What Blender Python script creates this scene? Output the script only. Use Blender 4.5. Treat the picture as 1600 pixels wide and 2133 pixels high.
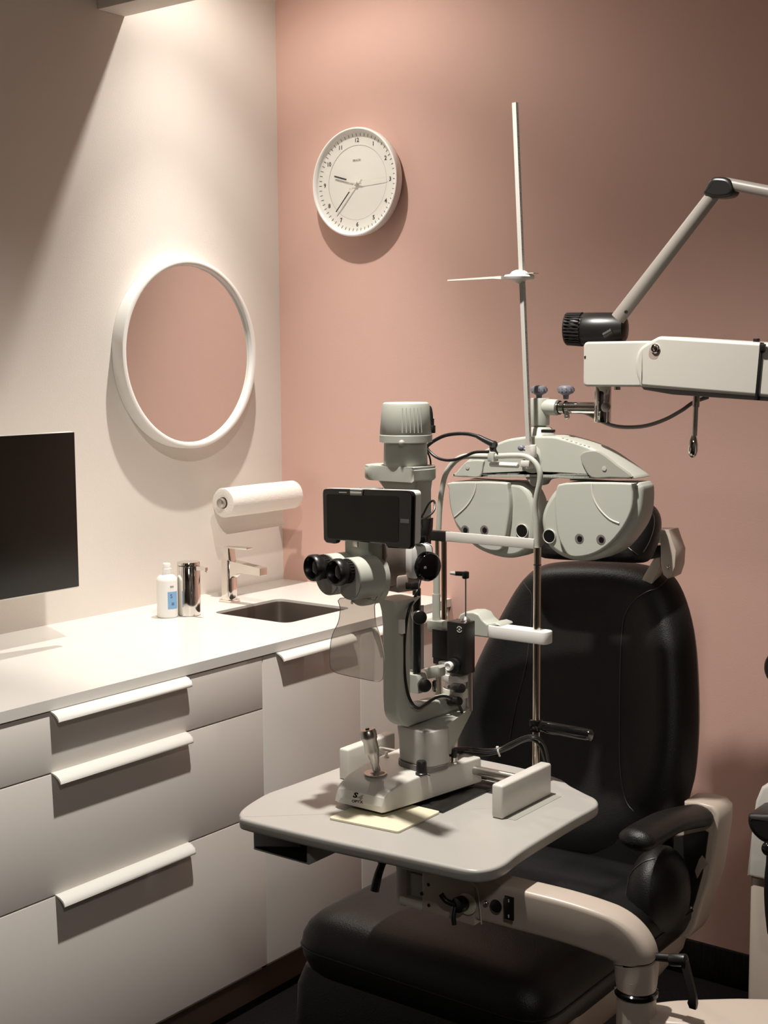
import bpy, bmesh, math, random
from mathutils import Vector, Matrix
V = Vector
random.seed(7)
for o in list(bpy.data.objects): bpy.data.objects.remove(o)
SC = bpy.context.scene
COL = SC.collection

# ------------------------------------------------------------------ camera
F = 2818.43
CAM = V((2.7328, -3.1218, 1.5564))
YAW, PITCH, ROLL = 0.6437, 0.1085, -0.0060
_f = V((-math.sin(YAW)*math.cos(PITCH), math.cos(YAW)*math.cos(PITCH), -math.sin(PITCH)))
_r = V((math.cos(YAW), math.sin(YAW), 0)); _u = _r.cross(_f)
CR = _r*math.cos(ROLL) + _u*math.sin(ROLL)
CU = -_r*math.sin(ROLL) + _u*math.cos(ROLL)
CF = _f
cd = bpy.data.cameras.new('camera'); cam = bpy.data.objects.new('camera', cd); COL.objects.link(cam)
cd.sensor_fit = 'HORIZONTAL'; cd.sensor_width = 36; cd.lens = 36*F/1600; cd.clip_start = 0.02
m = Matrix((CR, CU, -CF)).transposed().to_4x4(); m.translation = CAM
cam.matrix_world = m
SC.camera = cam

# ------------------------------------------------------------------ colour management, world, lights
SC.view_settings.view_transform = 'Standard'; SC.view_settings.look = 'None'
SC.view_settings.exposure = 0.12; SC.view_settings.gamma = 1.0
SC.view_settings.use_curve_mapping = False
w = bpy.data.worlds.new('world'); SC.world = w; w.use_nodes = True
w.node_tree.nodes['Background'].inputs[0].default_value = (1, .88, .76, 1)
w.node_tree.nodes['Background'].inputs[1].default_value = 0.0
WARM = (1.0, .955, .885)
def spot(loc, target, energy, angle, blend, radius, col=WARM):
    l = bpy.data.lights.new('ceiling_spot', 'SPOT'); o = bpy.data.objects.new('ceiling_spot', l)
    COL.objects.link(o); o.location = loc
    l.energy = energy; l.spot_size = math.radians(angle); l.spot_blend = blend; l.shadow_soft_size = radius; l.color = col
    o.rotation_euler = (V(target)-V(loc)).to_track_quat('-Z', 'Y').to_euler()
    return o
CEIL = 2.78
LA = (.36, -.47, 2.74); LB = (1.42, -1.50, 2.74); LC = (3.3, -3.4, 2.74)
spot(LA, (.36, -.47, 0), 95, 64, 1.0, .014); spot(LA, (.36, -.47, 0), 35, 99, 1.0, .014); spot(LA, (.36, -.47, 0), 9.5, 165, .5, .014)
spot(LB, (1.42, -1.5, 0), 200, 124, 1.0, .03)
spot(LC, (3.3, -3.4, 0), 55, 168, .4, .15)  # soft fill added behind the camera to lift the front faces

# ------------------------------------------------------------------ helpers: pixel of the survey photo -> point on a real plane
def ray(px, py): return CR*((px-800)/F) + CU*(-(py-1066.5)/F) + CF
def U(px, py, ax, v):
    d = ray(px, py); i = 'xyz'.index(ax); return CAM + d*((v-CAM[i])/d[i])
def UP(px, py, p, n):
    d = ray(px, py); n = V(n); return CAM + d*((V(p)-CAM).dot(n)/d.dot(n))
def US(pts, ax, v): return [U(a, b, ax, v) for a, b in pts]

def catmull(pts, n=6, closed=False):
    pts = [V(p) for p in pts]; N = len(pts); out = []
    rng = range(N) if closed else range(N-1)
    for i in rng:
        if closed: a, b, c, d = pts[i-1], pts[i], pts[(i+1) % N], pts[(i+2) % N]
        else: a, b, c, d = pts[max(i-1, 0)], pts[i], pts[i+1], pts[min(i+2, N-1)]
        for k in range(n):
            t = k/n
            out.append(.5*((2*b) + (c-a)*t + (2*a-5*b+4*c-d)*t*t + (3*b-a-3*c+d)*t**3))
    if not closed: out.append(pts[-1])
    return out
def fillet(pts, r, n=5):
    pts = [V(p) for p in pts]; N = len(pts); out = []
    rr = r if isinstance(r, (list, tuple)) else [r]*N
    for i in range(N):
        a, b, c = pts[i-1], pts[i], pts[(i+1) % N]; q = rr[i]
        if q <= 0: out.append(b); continue
        d1 = (a-b); d2 = (c-b); q = min(q, d1.length*.49, d2.length*.49)
        p1 = b+d1.normalized()*q; p2 = b+d2.normalized()*q
        for k in range(n+1):
            t = k/n; out.append((1-t)**2*p1 + 2*t*(1-t)*b + t*t*p2)
    return out

class MB:
    def __init__(s): s.bm = bmesh.new()
    def _add(s, b, mtx=None):
        if mtx is not None: bmesh.ops.transform(b, matrix=mtx, verts=b.verts)
        me = bpy.data.meshes.new('tmp'); b.to_mesh(me); b.free(); s.bm.from_mesh(me); bpy.data.meshes.remove(me); return s
    def box(s, x0, x1, y0, y1, z0, z1, bev=0, seg=2, mtx=None):
        b = bmesh.new(); bmesh.ops.create_cube(b, size=1)
        for v in b.verts: v.co = V(((x0+x1)/2+v.co.x*(x1-x0), (y0+y1)/2+v.co.y*(y1-y0), (z0+z1)/2+v.co.z*(z1-z0)))
        if bev: bmesh.ops.bevel(b, geom=b.edges[:], offset=bev, segments=seg, profile=.5, affect='EDGES')
        return s._add(b, mtx)
    def cbox(s, c, size, bev=0, rz=0, seg=2, rx=0, ry=0):
        h = V(size)/2
        mtx = Matrix.Translation(V(c)) @ Matrix.Rotation(rz, 4, 'Z') @ Matrix.Rotation(ry, 4, 'Y') @ Matrix.Rotation(rx, 4, 'X')
        return s.box(-h.x, h.x, -h.y, h.y, -h.z, h.z, bev, seg, mtx)
    def lathe(s, p0, d, prof, seg=28, ring=False):
        if ring: prof = list(prof)+[prof[0]]
        p0 = V(p0); d = V(d).normalized(); a = d.orthogonal().normalized(); c = d.cross(a)
        b = bmesh.new(); rings = []
        for r, h in prof:
            if r < 1e-6: rings.append([b.verts.new(p0+d*h)])
            else: rings.append([b.verts.new(p0+d*h+a*r*math.cos(2*math.pi*k/seg)+c*r*math.sin(2*math.pi*k/seg)) for k in range(seg)])
        for i in range(len(rings)-1):
            A, B = rings[i], rings[i+1]
            for k in range(seg):
                k2 = (k+1) % seg
                if len(A) == 1 and len(B) == 1: break
                if len(A) == 1: b.faces.new((A[0], B[k2], B[k]))
                elif len(B) == 1: b.faces.new((A[k], A[k2], B[0]))
                else: b.faces.new((A[k], A[k2], B[k2], B[k]))
        for R in (rings[0], rings[-1]):
            if len(R) > 1 and not ring: b.faces.new(R)
        bmesh.ops.recalc_face_normals(b, faces=b.faces)
        return s._add(b)
    def cyl(s, p0, p1, r0, r1=None, seg=28, bev=0):
        if r1 is None: r1 = r0
        p0 = V(p0); p1 = V(p1); L = (p1-p0).length
        if bev: prof = [(0, 0), (r0-bev, 0), (r0-bev*.3, bev*.3), (r0, bev), (r1, L-bev), (r1-bev*.3, L-bev*.3), (r1-bev, L), (0, L)]
        else: prof = [(0, 0), (r0, 0), (r1, L), (0, L)]
        return s.lathe(p0, p1-p0, prof, seg)
    def sph(s, c, r, mtx=None):
        b = bmesh.new(); bmesh.ops.create_uvsphere(b, u_segments=24, v_segments=14, radius=1)
        r = (r, r, r) if isinstance(r, (int, float)) else r
        T = Matrix.Translation(V(c)) @ (mtx if mtx else Matrix()) @ Matrix.Diagonal((*r, 1))
        return s._add(b, T)
    def tube(s, pts, r, seg=10, n=6, smooth=True, closed=False, flat=1.0):
        P = catmull(pts, n, closed) if smooth else [V(p) for p in pts]
        b = bmesh.new(); rings = []; N = len(P); prev = None
        for i, p in enumerate(P):
            t = (P[(i+1) % N]-P[i-1]) if closed else (P[min(i+1, N-1)]-P[max(i-1, 0)])
            t.normalize()
            if prev is None: a = t.orthogonal().normalized()
            else: a = (prev - t*prev.dot(t)).normalized()
            prev = a; c = t.cross(a)
            rr = r(i/(N-1)) if callable(r) else r
            rings.append([b.verts.new(p+a*rr*math.cos(2*math.pi*k/seg)+c*rr*flat*math.sin(2*math.pi*k/seg)) for k in range(seg)])
        for i in range(N if closed else N-1):
            A, B = rings[i], rings[(i+1) % N]
            for k in range(seg): b.faces.new((A[k], A[(k+1) % seg], B[(k+1) % seg], B[k]))
        if not closed: b.faces.new(rings[0]); b.faces.new(rings[-1])
        bmesh.ops.recalc_face_normals(b, faces=b.faces)
        return s._add(b)
    def sweep(s, pts, sec, up=(0, 0, 1), n=6, smooth=True, scale=None):
        # sec: closed 2D profile (u across, w along up)
        P = catmull(pts, n) if smooth else [V(p) for p in pts]
        N = len(P); loops = []
        for i, p in enumerate(P):
            t = (P[min(i+1, N-1)]-P[max(i-1, 0)]).normalized()
            a = t.cross(V(up)).normalized(); c = a.cross(t).normalized()
            k = scale(i/(N-1)) if scale else (1, 1)
            loops.append([p+a*q[0]*k[0]+c*q[1]*k[1] for q in sec])
        return s.loft(loops)
    def loft(s, loops, cap=True):
        b = bmesh.new(); R = [[b.verts.new(V(p)) for p in L] for L in loops]; n = len(R[0])
        for i in range(len(R)-1):
            for k in range(n): b.faces.new((R[i][k], R[i][(k+1) % n], R[i+1][(k+1) % n], R[i+1][k]))
        if cap: b.faces.new(R[0]); b.faces.new(R[-1])
        bmesh.ops.recalc_face_normals(b, faces=b.faces)
        return s._add(b)
    def prism(s, outline, vec, bev=0, seg=2, bev_back=None):
        # outline: planar 3D loop, extruded by vec; rims rounded
        vec = V(vec); P = [V(p) for p in outline]; cen = sum(P, V())/len(P)
        nrm = V()
        for i in range(len(P)): nrm += (P[i-1]-cen).cross(P[i]-cen)
        nrm.normalize(); N = len(P)
        def inset(d):
            if d == 0: return P
            out = []
            for i in range(N):
                t1 = (P[i]-P[i-1]); t2 = (P[(i+1) % N]-P[i])
                if t1.length < 1e-9: t1 = t2
                if t2.length < 1e-9: t2 = t1
                n1 = nrm.cross(t1.normalized()); n2 = nrm.cross(t2.normalized()); q = n1+n2
                q = q.normalized()/max(.5, q.length/2) if q.length > 1e-6 else n1
                out.append(P[i]+q*d)
            return out
        L = vec.length; d = vec/L
        bb = bev if bev_back is None else bev_back
        loops = []
        def rim(b, base, sgn):
            r = []
            for k in range(seg+1):
                a = math.pi/2*k/seg
                r.append([p+d*(base+sgn*b*(1-math.sin(a))) for p in inset(b*(1-math.cos(a)))])
            return r
        if bb: loops += rim(bb, 0, 1)[::-1]
        else: loops.append([p for p in P])
        if bb:
            pass
        if bev: loops += rim(bev, L, -1)[0:1] if False else [[p+d*(L-bev*(1-math.sin(0))) for p in P]] + [[p+d*(L-bev*(1-math.sin(math.pi/2*k/seg))) for p in inset(bev*(1-math.cos(math.pi/2*k/seg)))] for k in range(1, seg+1)]
        else: loops.append([p+d*L for p in P])
        if bb:
            loops[0:seg+1] = [[p+d*(bb*(1-math.sin(math.pi/2*k/seg))) for p in inset(bb*(1-math.cos(math.pi/2*k/seg)))] for k in range(seg, -1, -1)]
        return s.loft(loops)
    def pillow(s, outline, n, depth, rings=8, p=2.4, back=0.0, c=None):
        n = V(n).normalized(); P = [V(q) for q in outline]; cen = V(c) if c is not None else sum(P, V())/len(P)
        loops = []
        if back: loops += [[cen+(q-cen)*.9-n*back for q in P], [q-n*back*.7 for q in P]]
        for k in range(rings):
            t = k/(rings); sc = math.cos(t*math.pi/2)**(2/p) if t < 1 else 0
            h = math.sin(t*math.pi/2)**(2/p)
            loops.append([cen+(q-cen)*max(sc, .02)+n*depth*h for q in P])
        return s.loft(loops)
    def text(s, body, org, eu, ev, size, depth=.0002, bold=0, align='CENTER', sx=1, shear=0):
        cu = bpy.data.curves.new('t', 'FONT'); cu.body = body; cu.size = size; cu.extrude = depth; cu.offset = bold
        cu.align_x = align; cu.align_y = 'CENTER'; cu.resolution_u = 3; cu.shear = shear
        ob = bpy.data.objects.new('t', cu); COL.objects.link(ob)
        dg = bpy.context.evaluated_depsgraph_get(); dg.update()
        me = bpy.data.meshes.new_from_object(ob.evaluated_get(dg))
        eu = V(eu).normalized(); ev = V(ev).normalized(); en = eu.cross(ev)
        T = Matrix((eu*sx, ev, en)).transposed().to_4x4(); T.translation = V(org)
        me.transform(T); s.bm.from_mesh(me)
        bpy.data.objects.remove(ob); bpy.data.curves.remove(cu); bpy.data.meshes.remove(me)
        return s

ORG = {}
def finish(name, mb, mat, parent=None, loc=None, angle=38, flat=False):
    base = ORG[parent] if parent is not None else (V(loc) if loc is not None else V((0, 0, 0)))
    bm = mb.bm
    bmesh.ops.remove_doubles(bm, verts=bm.verts, dist=1e-6)
    ca = math.radians(angle)
    for f in bm.faces: f.smooth = not flat
    for f in bm.faces:
        if len(f.verts) > 12:
            for e in f.edges: e.smooth = False
    for e in bm.edges:
        if len(e.link_faces) == 2 and e.calc_face_angle(0) > ca: e.smooth = False
    bmesh.ops.translate(bm, verts=bm.verts, vec=-base)
    me = bpy.data.meshes.new(name); bm.to_mesh(me); bm.free()
    me.materials.append(mat); o = bpy.data.objects.new(name, me); COL.objects.link(o)
    if parent is not None: o.parent = parent
    else: o.location = base
    ORG[o] = base
    return o
def thing(name, label, cat, loc, group=None):
    o = bpy.data.objects.new(name, None); o.empty_display_size = .05; COL.objects.link(o)
    o.location = loc; o['label'] = label; o['category'] = cat
    if group: o['group'] = group
    ORG[o] = V(loc); return o
def tag(o, label, cat, group=None):
    o['label'] = label; o['category'] = cat
    if group: o['group'] = group
    return o
def struct(name, mb, mat, label=None, **k):
    o = finish(name, mb, mat, **k); o['kind'] = 'structure'
    if label: o['label'] = label; 
    return o

from mathutils.bvhtree import BVHTree
def onto(objs, pts, lift=.0):
    # where the sight line through each surveyed point meets the surface of the given parts
    trees = [BVHTree.FromPolygons([v.co+ORG[o] for v in o.data.vertices], [list(p.vertices) for p in o.data.polygons]) for o in objs]
    out = []
    for a, b in pts:
        d = ray(a, b).normalized(); best = None
        for tr_ in trees:
            h = tr_.ray_cast(CAM, d)
            if h[0] is not None and (best is None or h[3] < best[3]): best = h
        out.append(best[0]+best[1]*(lift if best[1].dot(d) < 0 else -lift) if best else None)
    return out
def decal(name, body, x0, y0, x1, hpx, slope, obj_, mat, parent, shear=0, bold=0, lift=.0002):
    # printed lettering lying on the curved surface of a part: left/right end and height as surveyed
    tb_ = MB().text(body, (0, 0, 0), (1, 0, 0), (0, 1, 0), 1, depth=0, bold=bold, shear=shear); bm = tb_.bm
    bmesh.ops.triangulate(bm, faces=bm.faces)
    xs = [v.co.x for v in bm.verts]; ys = [v.co.y for v in bm.verts]; a, b, c, d = min(xs), max(xs), min(ys), max(ys)
    pts = [(x0+(v.co.x-a)/(b-a)*(x1-x0), y0-(v.co.y-c)/(d-c)*hpx+(v.co.x-a)/(b-a)*slope) for v in bm.verts]
    for v, p in zip(list(bm.verts), onto([obj_], pts, lift)):
        if p is not None: v.co = p
    return finish(name, tb_, mat, parent, flat=True)

# ------------------------------------------------------------------ materials
def material(name, col, rough=.5, metal=0, bump=0, bscale=200, var=0, vscale=8, coat=0, spec=.5, aniso=0, stretch=None):
    m = bpy.data.materials.new(name); m.use_nodes = True; nt = m.node_tree; b = nt.nodes['Principled BSDF']
    b.inputs['Base Color'].default_value = (*col, 1); b.inputs['Roughness'].default_value = rough
    b.inputs['Metallic'].default_value = metal; b.inputs['Coat Weight'].default_value = coat
    b.inputs['Specular IOR Level'].default_value = spec; b.inputs['Coat Roughness'].default_value = .15
    tc = nt.nodes.new('ShaderNodeTexCoord'); mp = nt.nodes.new('ShaderNodeMapping')
    nt.links.new(tc.outputs['Object'], mp.inputs[0])
    if stretch: mp.inputs['Scale'].default_value = stretch
    if bump:
        n = nt.nodes.new('ShaderNodeTexNoise'); n.inputs['Scale'].default_value = bscale; n.inputs['Detail'].default_value = 4
        bp = nt.nodes.new('ShaderNodeBump'); bp.inputs['Strength'].default_value = bump; bp.inputs['Distance'].default_value = .002
        nt.links.new(mp.outputs[0], n.inputs['Vector']); nt.links.new(n.outputs['Fac'], bp.inputs['Height']); nt.links.new(bp.outputs[0], b.inputs['Normal'])
    n = nt.nodes.new('ShaderNodeTexNoise'); n.inputs['Scale'].default_value = vscale; n.inputs['Detail'].default_value = 3
    mx = nt.nodes.new('ShaderNodeMix'); mx.data_type = 'RGBA'; v = var if var else .02
    mx.inputs['A'].default_value = (*[c*(1-v) for c in col], 1); mx.inputs['B'].default_value = (*[min(1, c*(1+v)) for c in col], 1)
    nt.links.new(mp.outputs[0], n.inputs['Vector']); nt.links.new(n.outputs['Fac'], mx.inputs['Factor']); nt.links.new(mx.outputs['Result'], b.inputs['Base Color'])
    return m
def clear(name, tint, alpha, rough=.05):
    # thin clear sheet: mostly passes light straight through, with a glossy surface
    m = bpy.data.materials.new(name); m.use_nodes = True; nt = m.node_tree; nt.nodes.remove(nt.nodes['Principled BSDF'])
    out = nt.nodes['Material Output']; t = nt.nodes.new('ShaderNodeBsdfTransparent'); t.inputs[0].default_value = (*tint, 1)
    g = nt.nodes.new('ShaderNodeBsdfGlossy'); g.inputs['Roughness'].default_value = rough
    d = nt.nodes.new('ShaderNodeBsdfDiffuse'); d.inputs[0].default_value = (.8, .78, .74, 1)
    lw_ = nt.nodes.new('ShaderNodeLayerWeight'); lw_.inputs['Blend'].default_value = .5
    pw = nt.nodes.new('ShaderNodeMath'); pw.operation = 'POWER'; pw.inputs[1].default_value = 5; nt.links.new(lw_.outputs['Facing'], pw.inputs[0])
    fr = nt.nodes.new('ShaderNodeMath'); fr.operation = 'MULTIPLY_ADD'; fr.inputs[1].default_value = .5; fr.inputs[2].default_value = .03; nt.links.new(pw.outputs[0], fr.inputs[0])
    a = nt.nodes.new('ShaderNodeMixShader'); a.inputs[0].default_value = alpha; nt.links.new(t.outputs[0], a.inputs[1]); nt.links.new(d.outputs[0], a.inputs[2])
    b = nt.nodes.new('ShaderNodeMixShader'); nt.links.new(fr.outputs[0], b.inputs[0]); nt.links.new(a.outputs[0], b.inputs[1]); nt.links.new(g.outputs[0], b.inputs[2])
    nt.links.new(b.outputs[0], out.inputs[0]); return m
M = dict(
 white_wall=material('white_wall_paint', (.74, .68, .62), .75, bump=.12, bscale=260, var=.015),
 pink_wall=material('pink_wall_paint', (.65, .415, .35), .7, bump=.12, bscale=260, var=.02),
 taupe_wall=material('taupe_wall_paint', (.22, .19, .17), .8), dark_wall=material('dark_wall_paint', (.07, .06, .055), .8),
 armwhite=material('arm_enamel', (.50, .475, .43), .38),
 ceiling=material('ceiling_paint', (.78, .76, .72), .8),
 worktop=material('white_solid_worktop', (.72, .69, .645), .28, var=.01),
 cabinet=material('cabinet_front', (.76, .71, .66), .34, var=.015),
 handle=material('handle_enamel', (.84, .82, .77), .4),
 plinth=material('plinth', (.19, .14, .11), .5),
 white=material('white_plastic', (.82, .80, .76), .4),
 mirror=material('mirror_glass', (.86, .86, .85), .015, metal=1),
 chrome=material('chrome', (.78, .75, .71), .07, metal=1),
 steel=material('brushed_steel', (.55, .515, .47), .3, metal=1, bump=.1, bscale=90, stretch=(1, 1, .05)),
 sinksteel=material('sink_steel', (.16, .13, .11), .42, metal=.7),
 black=material('black_plastic', (.012, .011, .010), .35),
 gloss=material('black_gloss', (.006, .006, .006), .08),
 screen=material('dark_screen', (.0055, .0045, .003), .3, spec=.3),
 leather=material('black_leather', (.0085, .008, .0075), .40, bump=.35, bscale=420, var=.15, vscale=30, spec=.38),
 greywhite=material('grey_green_enamel', (.45, .455, .40), .38),
 grey=material('mid_grey_enamel', (.36, .35, .31), .4),
 dgrey=material('dark_grey_enamel', (.17, .155, .14), .45),
 ivory=material('ivory_enamel', (.64, .61, .56), .35),
 beige=material('beige_enamel', (.54, .455, .385), .36),
 rosy=material('warm_grey_enamel', (.34, .27, .235), .4),
 carpet=material('dark_carpet', (.010, .009, .009), .95, bump=.8, bscale=300, var=.9, vscale=220, spec=.1),
 carpetskirt=material('carpet_skirting', (.010, .009, .008), .95, bump=.6, bscale=260, var=.9, vscale=160, spec=.1, stretch=(1, 1, .1)),
 paper=material('paper_towel', (.84, .80, .74), .9, bump=.5, bscale=160),
 blue=material('label_blue', (.22, .42, .68), .5), navy=material('label_navy', (.05, .09, .22), .5),
 ink=material('black_ink', (.012, .011, .010), .6, spec=.05), greyink=material('grey_ink', (.28, .27, .22), .5),
 face=material('clock_face', (.80, .79, .74), .5),
 greyline=material('grey_print', (.5, .49, .46), .5),
 cream=material('cream_plastic', (.78, .72, .54), .35),
 knob=material('blue_grey_plastic', (.17, .17, .20), .4),
 rod=material('rod_enamel', (.48, .46, .42), .4),
 pole=material('pole_enamel', (.25, .225, .20), .4),
 leatherseam=material('leather_seam', (.03, .029, .027), .4),
 ph_cover=material('phoropter_cover', (.46, .465, .415), .4),
 ph_dark=material('phoropter_cap', (.34, .335, .29), .42),
 ivory2=material('tray_laminate', (.44, .42, .39), .3),
 grey2=material('column_enamel', (.46, .44, .40), .38),
 steel2=material('post_steel', (.62, .54, .46), .18, metal=1),
 bronze=material('bronze_rod', (.30, .22, .16), .25, metal=1),
)
M['shield'] = clear('clear_acrylic', (.95, .93, .90), .30)
M['glass'] = clear('clock_glass', (.985, .985, .98), .015)

# ================================================================== ROOM
X1, Y1 = 4.3, -4.8
T = .12
struct('floor', MB().box(-T, X1+T, Y1-T, T, -.1, 0), M['carpet'], 'dark patterned carpet floor')
struct('ceiling', MB().box(-T, X1+T, Y1-T, T, CEIL, CEIL+.1), M['ceiling'])
struct('wall_left', MB().box(-T, 0, Y1-T, T, 0, CEIL), M['white_wall'])
struct('wall_back', MB().box(0, X1+T, 0, T, 0, CEIL), M['pink_wall'])
struct('wall_right', MB().box(X1, X1+T, Y1-T, 0, 0, CEIL), M['taupe_wall'])
struct('wall_front', MB().box(0, X1, Y1-T, Y1, 0, CEIL), M['dark_wall'])
struct('baseboard_back', MB().box(.65, X1, -.012, 0, 0, .093, .003), M['carpetskirt'])
struct('trim_1', MB().box(0, .9, -.69, -.597, 2.465, CEIL, .002), M['white_wall'])
for i, (x, y, z) in enumerate((LA, LB, LC)):
    t = thing('ceiling_light', ['round recessed downlight nearest the corner of the white and pink walls',
        'round recessed downlight above the slit lamp table', 'added fill downlight behind the camera position'][i], 'ceiling light', (x, y, CEIL), 'recessed downlights')
    finish('trim_ring', MB().lathe((x, y, CEIL), (0, 0, -1), [(.075, 0), (.075, .004), (.05, .008), (.045, .004), (.045, 0)], 40, ring=True), M['white'], t)

# ================================================================== WORKTOP, SINK, CABINETS
D = .625; H = .90; TH = .0226
WY0 = -1.70
def holed(outer, inner, z0, z1, mb):
    b = mb.bm; n = len(inner)
    # outer loop resampled so it can be bridged to the inner loop by angle
    c = sum((V(p) for p in inner), V())/n
    def hit(p):
        d = (V(p)-c); best = 1e9
        x0, x1, y0, y1 = outer
        for lim, k in ((x0, 0), (x1, 0), (y0, 1), (y1, 1)):
            if abs(d[k]) > 1e-9:
                t = (lim-c[k])/d[k]
                if t > 0: best = min(best, t)
        return c+d*best
    O = [hit(p) for p in inner]
    for cx in (outer[0], outer[1]):
        for cy in (outer[2], outer[3]):
            k = min(range(n), key=lambda i: (O[i]-V((cx, cy, 0))).length); O[k] = V((cx, cy, 0))
    def ring(L, z): return [b.verts.new((p.x, p.y, z)) for p in L]
    IT, IB, OT, OB = ring([V(p) for p in inner], z1), ring([V(p) for p in inner], z0), ring(O, z1), ring(O, z0)
    for k in range(n):
        j = (k+1) % n
        for A, B in ((OT, IT), (IT, IB), (IB, OB), (OB, OT)): b.faces.new((A[k], A[j], B[j], B[k]))
    bmesh.ops.recalc_face_normals(b, faces=b.faces)
    return mb
sx0, sx1, sy0, sy1 = .222, .487, -.545, -.275
hole = fillet([(sx0, sy0, 0), (sx1, sy0, 0), (sx1, sy1, 0), (sx0, sy1, 0)], .03, 8)
hole2 = []
for i in range(len(hole)):
    a, b_ = hole[i], hole[(i+1) % len(hole)]
    k = max(1, int((b_-a).length/.02)); hole2 += [a+(b_-a)*j/k for j in range(k)]
wt = finish('worktop', holed((0.0, D, WY0, 0.0), hole2, H-TH, H, MB()), M['worktop'], loc=(0, 0, H-TH), angle=30)
tag(wt, 'long white worktop along the white wall with a cut-out for the sink', 'worktop')
# sink basin
sk = thing('sink', 'dark rectangular stainless steel sink basin set under the white worktop', 'sink', ((sx0+sx1)/2, (sy0+sy1)/2, .72))
def grow(L, d, z):
    c = sum(L, V())/len(L); return [V((c.x+(p.x-c.x)*(1+d/.13), c.y+(p.y-c.y)*(1+d/.13), z)) for p in L]
zb = H-TH
L = [grow(hole2, -.0006, H-.007), grow(hole2, -.0016, H-.0065), grow(hole2, -.0022, H-.009), grow(hole2, -.003, .745), grow(hole2, -.010, .728), grow(hole2, -.025, .722)]
finish('basin', MB().loft(L, cap=False).loft([L[-1], grow(hole2, -.12, .718)]), M['sinksteel'], sk)
finish('drain', MB().cyl(((sx0+sx1)/2, (sy0+sy1)/2, .718), ((sx0+sx1)/2, (sy0+sy1)/2, .7235), .03, seg=28, bev=.001), M['chrome'], sk)

FX = .6195; FT = .018        # door face plane
def handle(y0, y1, zt, parent):
    # curled lip pull: thin root plate on the door's top edge, flaring out and down
    sec = [(-.012, .0035), (.004, .0035), (.015, .0005), (.024, -.0045), (.0285, -.0105), (.0295, -.015), (.0275, -.0165), (.0255, -.0125), (.021, -.0075), (.0125, -.0025), (.003, .0012), (-.012, .0012)]
    def loop(y, k=1): return [V((FX+u*k, y, zt+wz)) for u, wz in sec]
    return finish('handle', MB().loft([loop(y0), loop(y0+.001), loop(y1-.006), [V((min(p.x, FX+.026), p.y+.004, p.z)) for p in loop(y1-.006)], [V((min(p.x, FX+.018), y1, p.z)) for p in loop(y1)]]), M['handle'], parent, angle=50)
def front(name, y0, y1, z0, z1, parent):
    return finish(name, MB().box(FX-FT, FX, y0, y1, z0, z1, .0012, 2), M['cabinet'], parent)
def cabinet(name, label, y0, y1):
    t = thing(name, label, 'cabinet', (FX-.3, (y0+y1)/2, 0), None)
    mb = MB()
    if name != 'drawer_cabinet':
        for a in ((.06, FX-FT, y0, y0+.018, .10, .70), (.06, FX-FT, y1-.018, y1, .10, .70), (.54, FX-FT, y0, y0+.018, .10, H-TH), (.54, FX-FT, y1-.018, y1, .10, H-TH), (.06, .075, y0, y1, .10, H-TH), (.06, FX-FT, y0, y1, .10, .118)): mb.box(*a)
    else: mb.box(.02, FX-FT, y0, y1, .10, H-TH)
    finish('body', mb, M['cabinet'], t)
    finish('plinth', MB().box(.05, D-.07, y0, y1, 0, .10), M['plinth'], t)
    return t
g = .0015
zt = .873
c1 = cabinet('drawer_cabinet', 'wide cabinet of three stacked drawers below the worktop, nearest the black screen', -1.6745, -.7866)
for z0, z1, k in ((.748+g, zt, 0), (.495+g, .748-g, 1), (.1155, .495-g, 2)):
    d_ = front('drawer', -1.6745+g, -.7866-g, z0, z1, c1)
    handle(-1.4185, -1.043, z1-.0005, d_)
c2 = cabinet('sink_cabinet', 'narrow single-door cabinet directly below the sink', -.7866, -.4108)
d_ = front('door', -.7866+g, -.4108-g, .1155, zt, c2); handle(-.742, -.455, zt-.0005, d_)
c3 = cabinet('corner_cabinet', 'single-door cabinet against the pink wall, right of the sink cabinet', -.4108, -.002)
d_ = front('door', -.4108+g, -.004, .1155, zt, c3); handle(-.365, -.045, zt-.0005, d_)

# ================================================================== MIRROR
cy, cz, R_, dm = -.413, 1.588, .2615, .042
t = thing('mirror', 'round wall mirror in a deep white ring frame', 'mirror', (0, cy, cz))
finish('frame', MB().lathe((0, cy, cz), (1, 0, 0), [(R_-.02, .001), (R_, .001), (R_, dm-.004), (R_-.002, dm-.001), (R_-.006, dm), (R_-.012, dm), (R_-.016, dm-.003), (R_-.018, dm-.012), (R_-.018, .012)], 96, ring=True), M['white'], t)
finish('glass', MB().cyl((.004, cy, cz), (dm-.014, cy, cz), R_-.0185, seg=96), M['mirror'], t)

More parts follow.
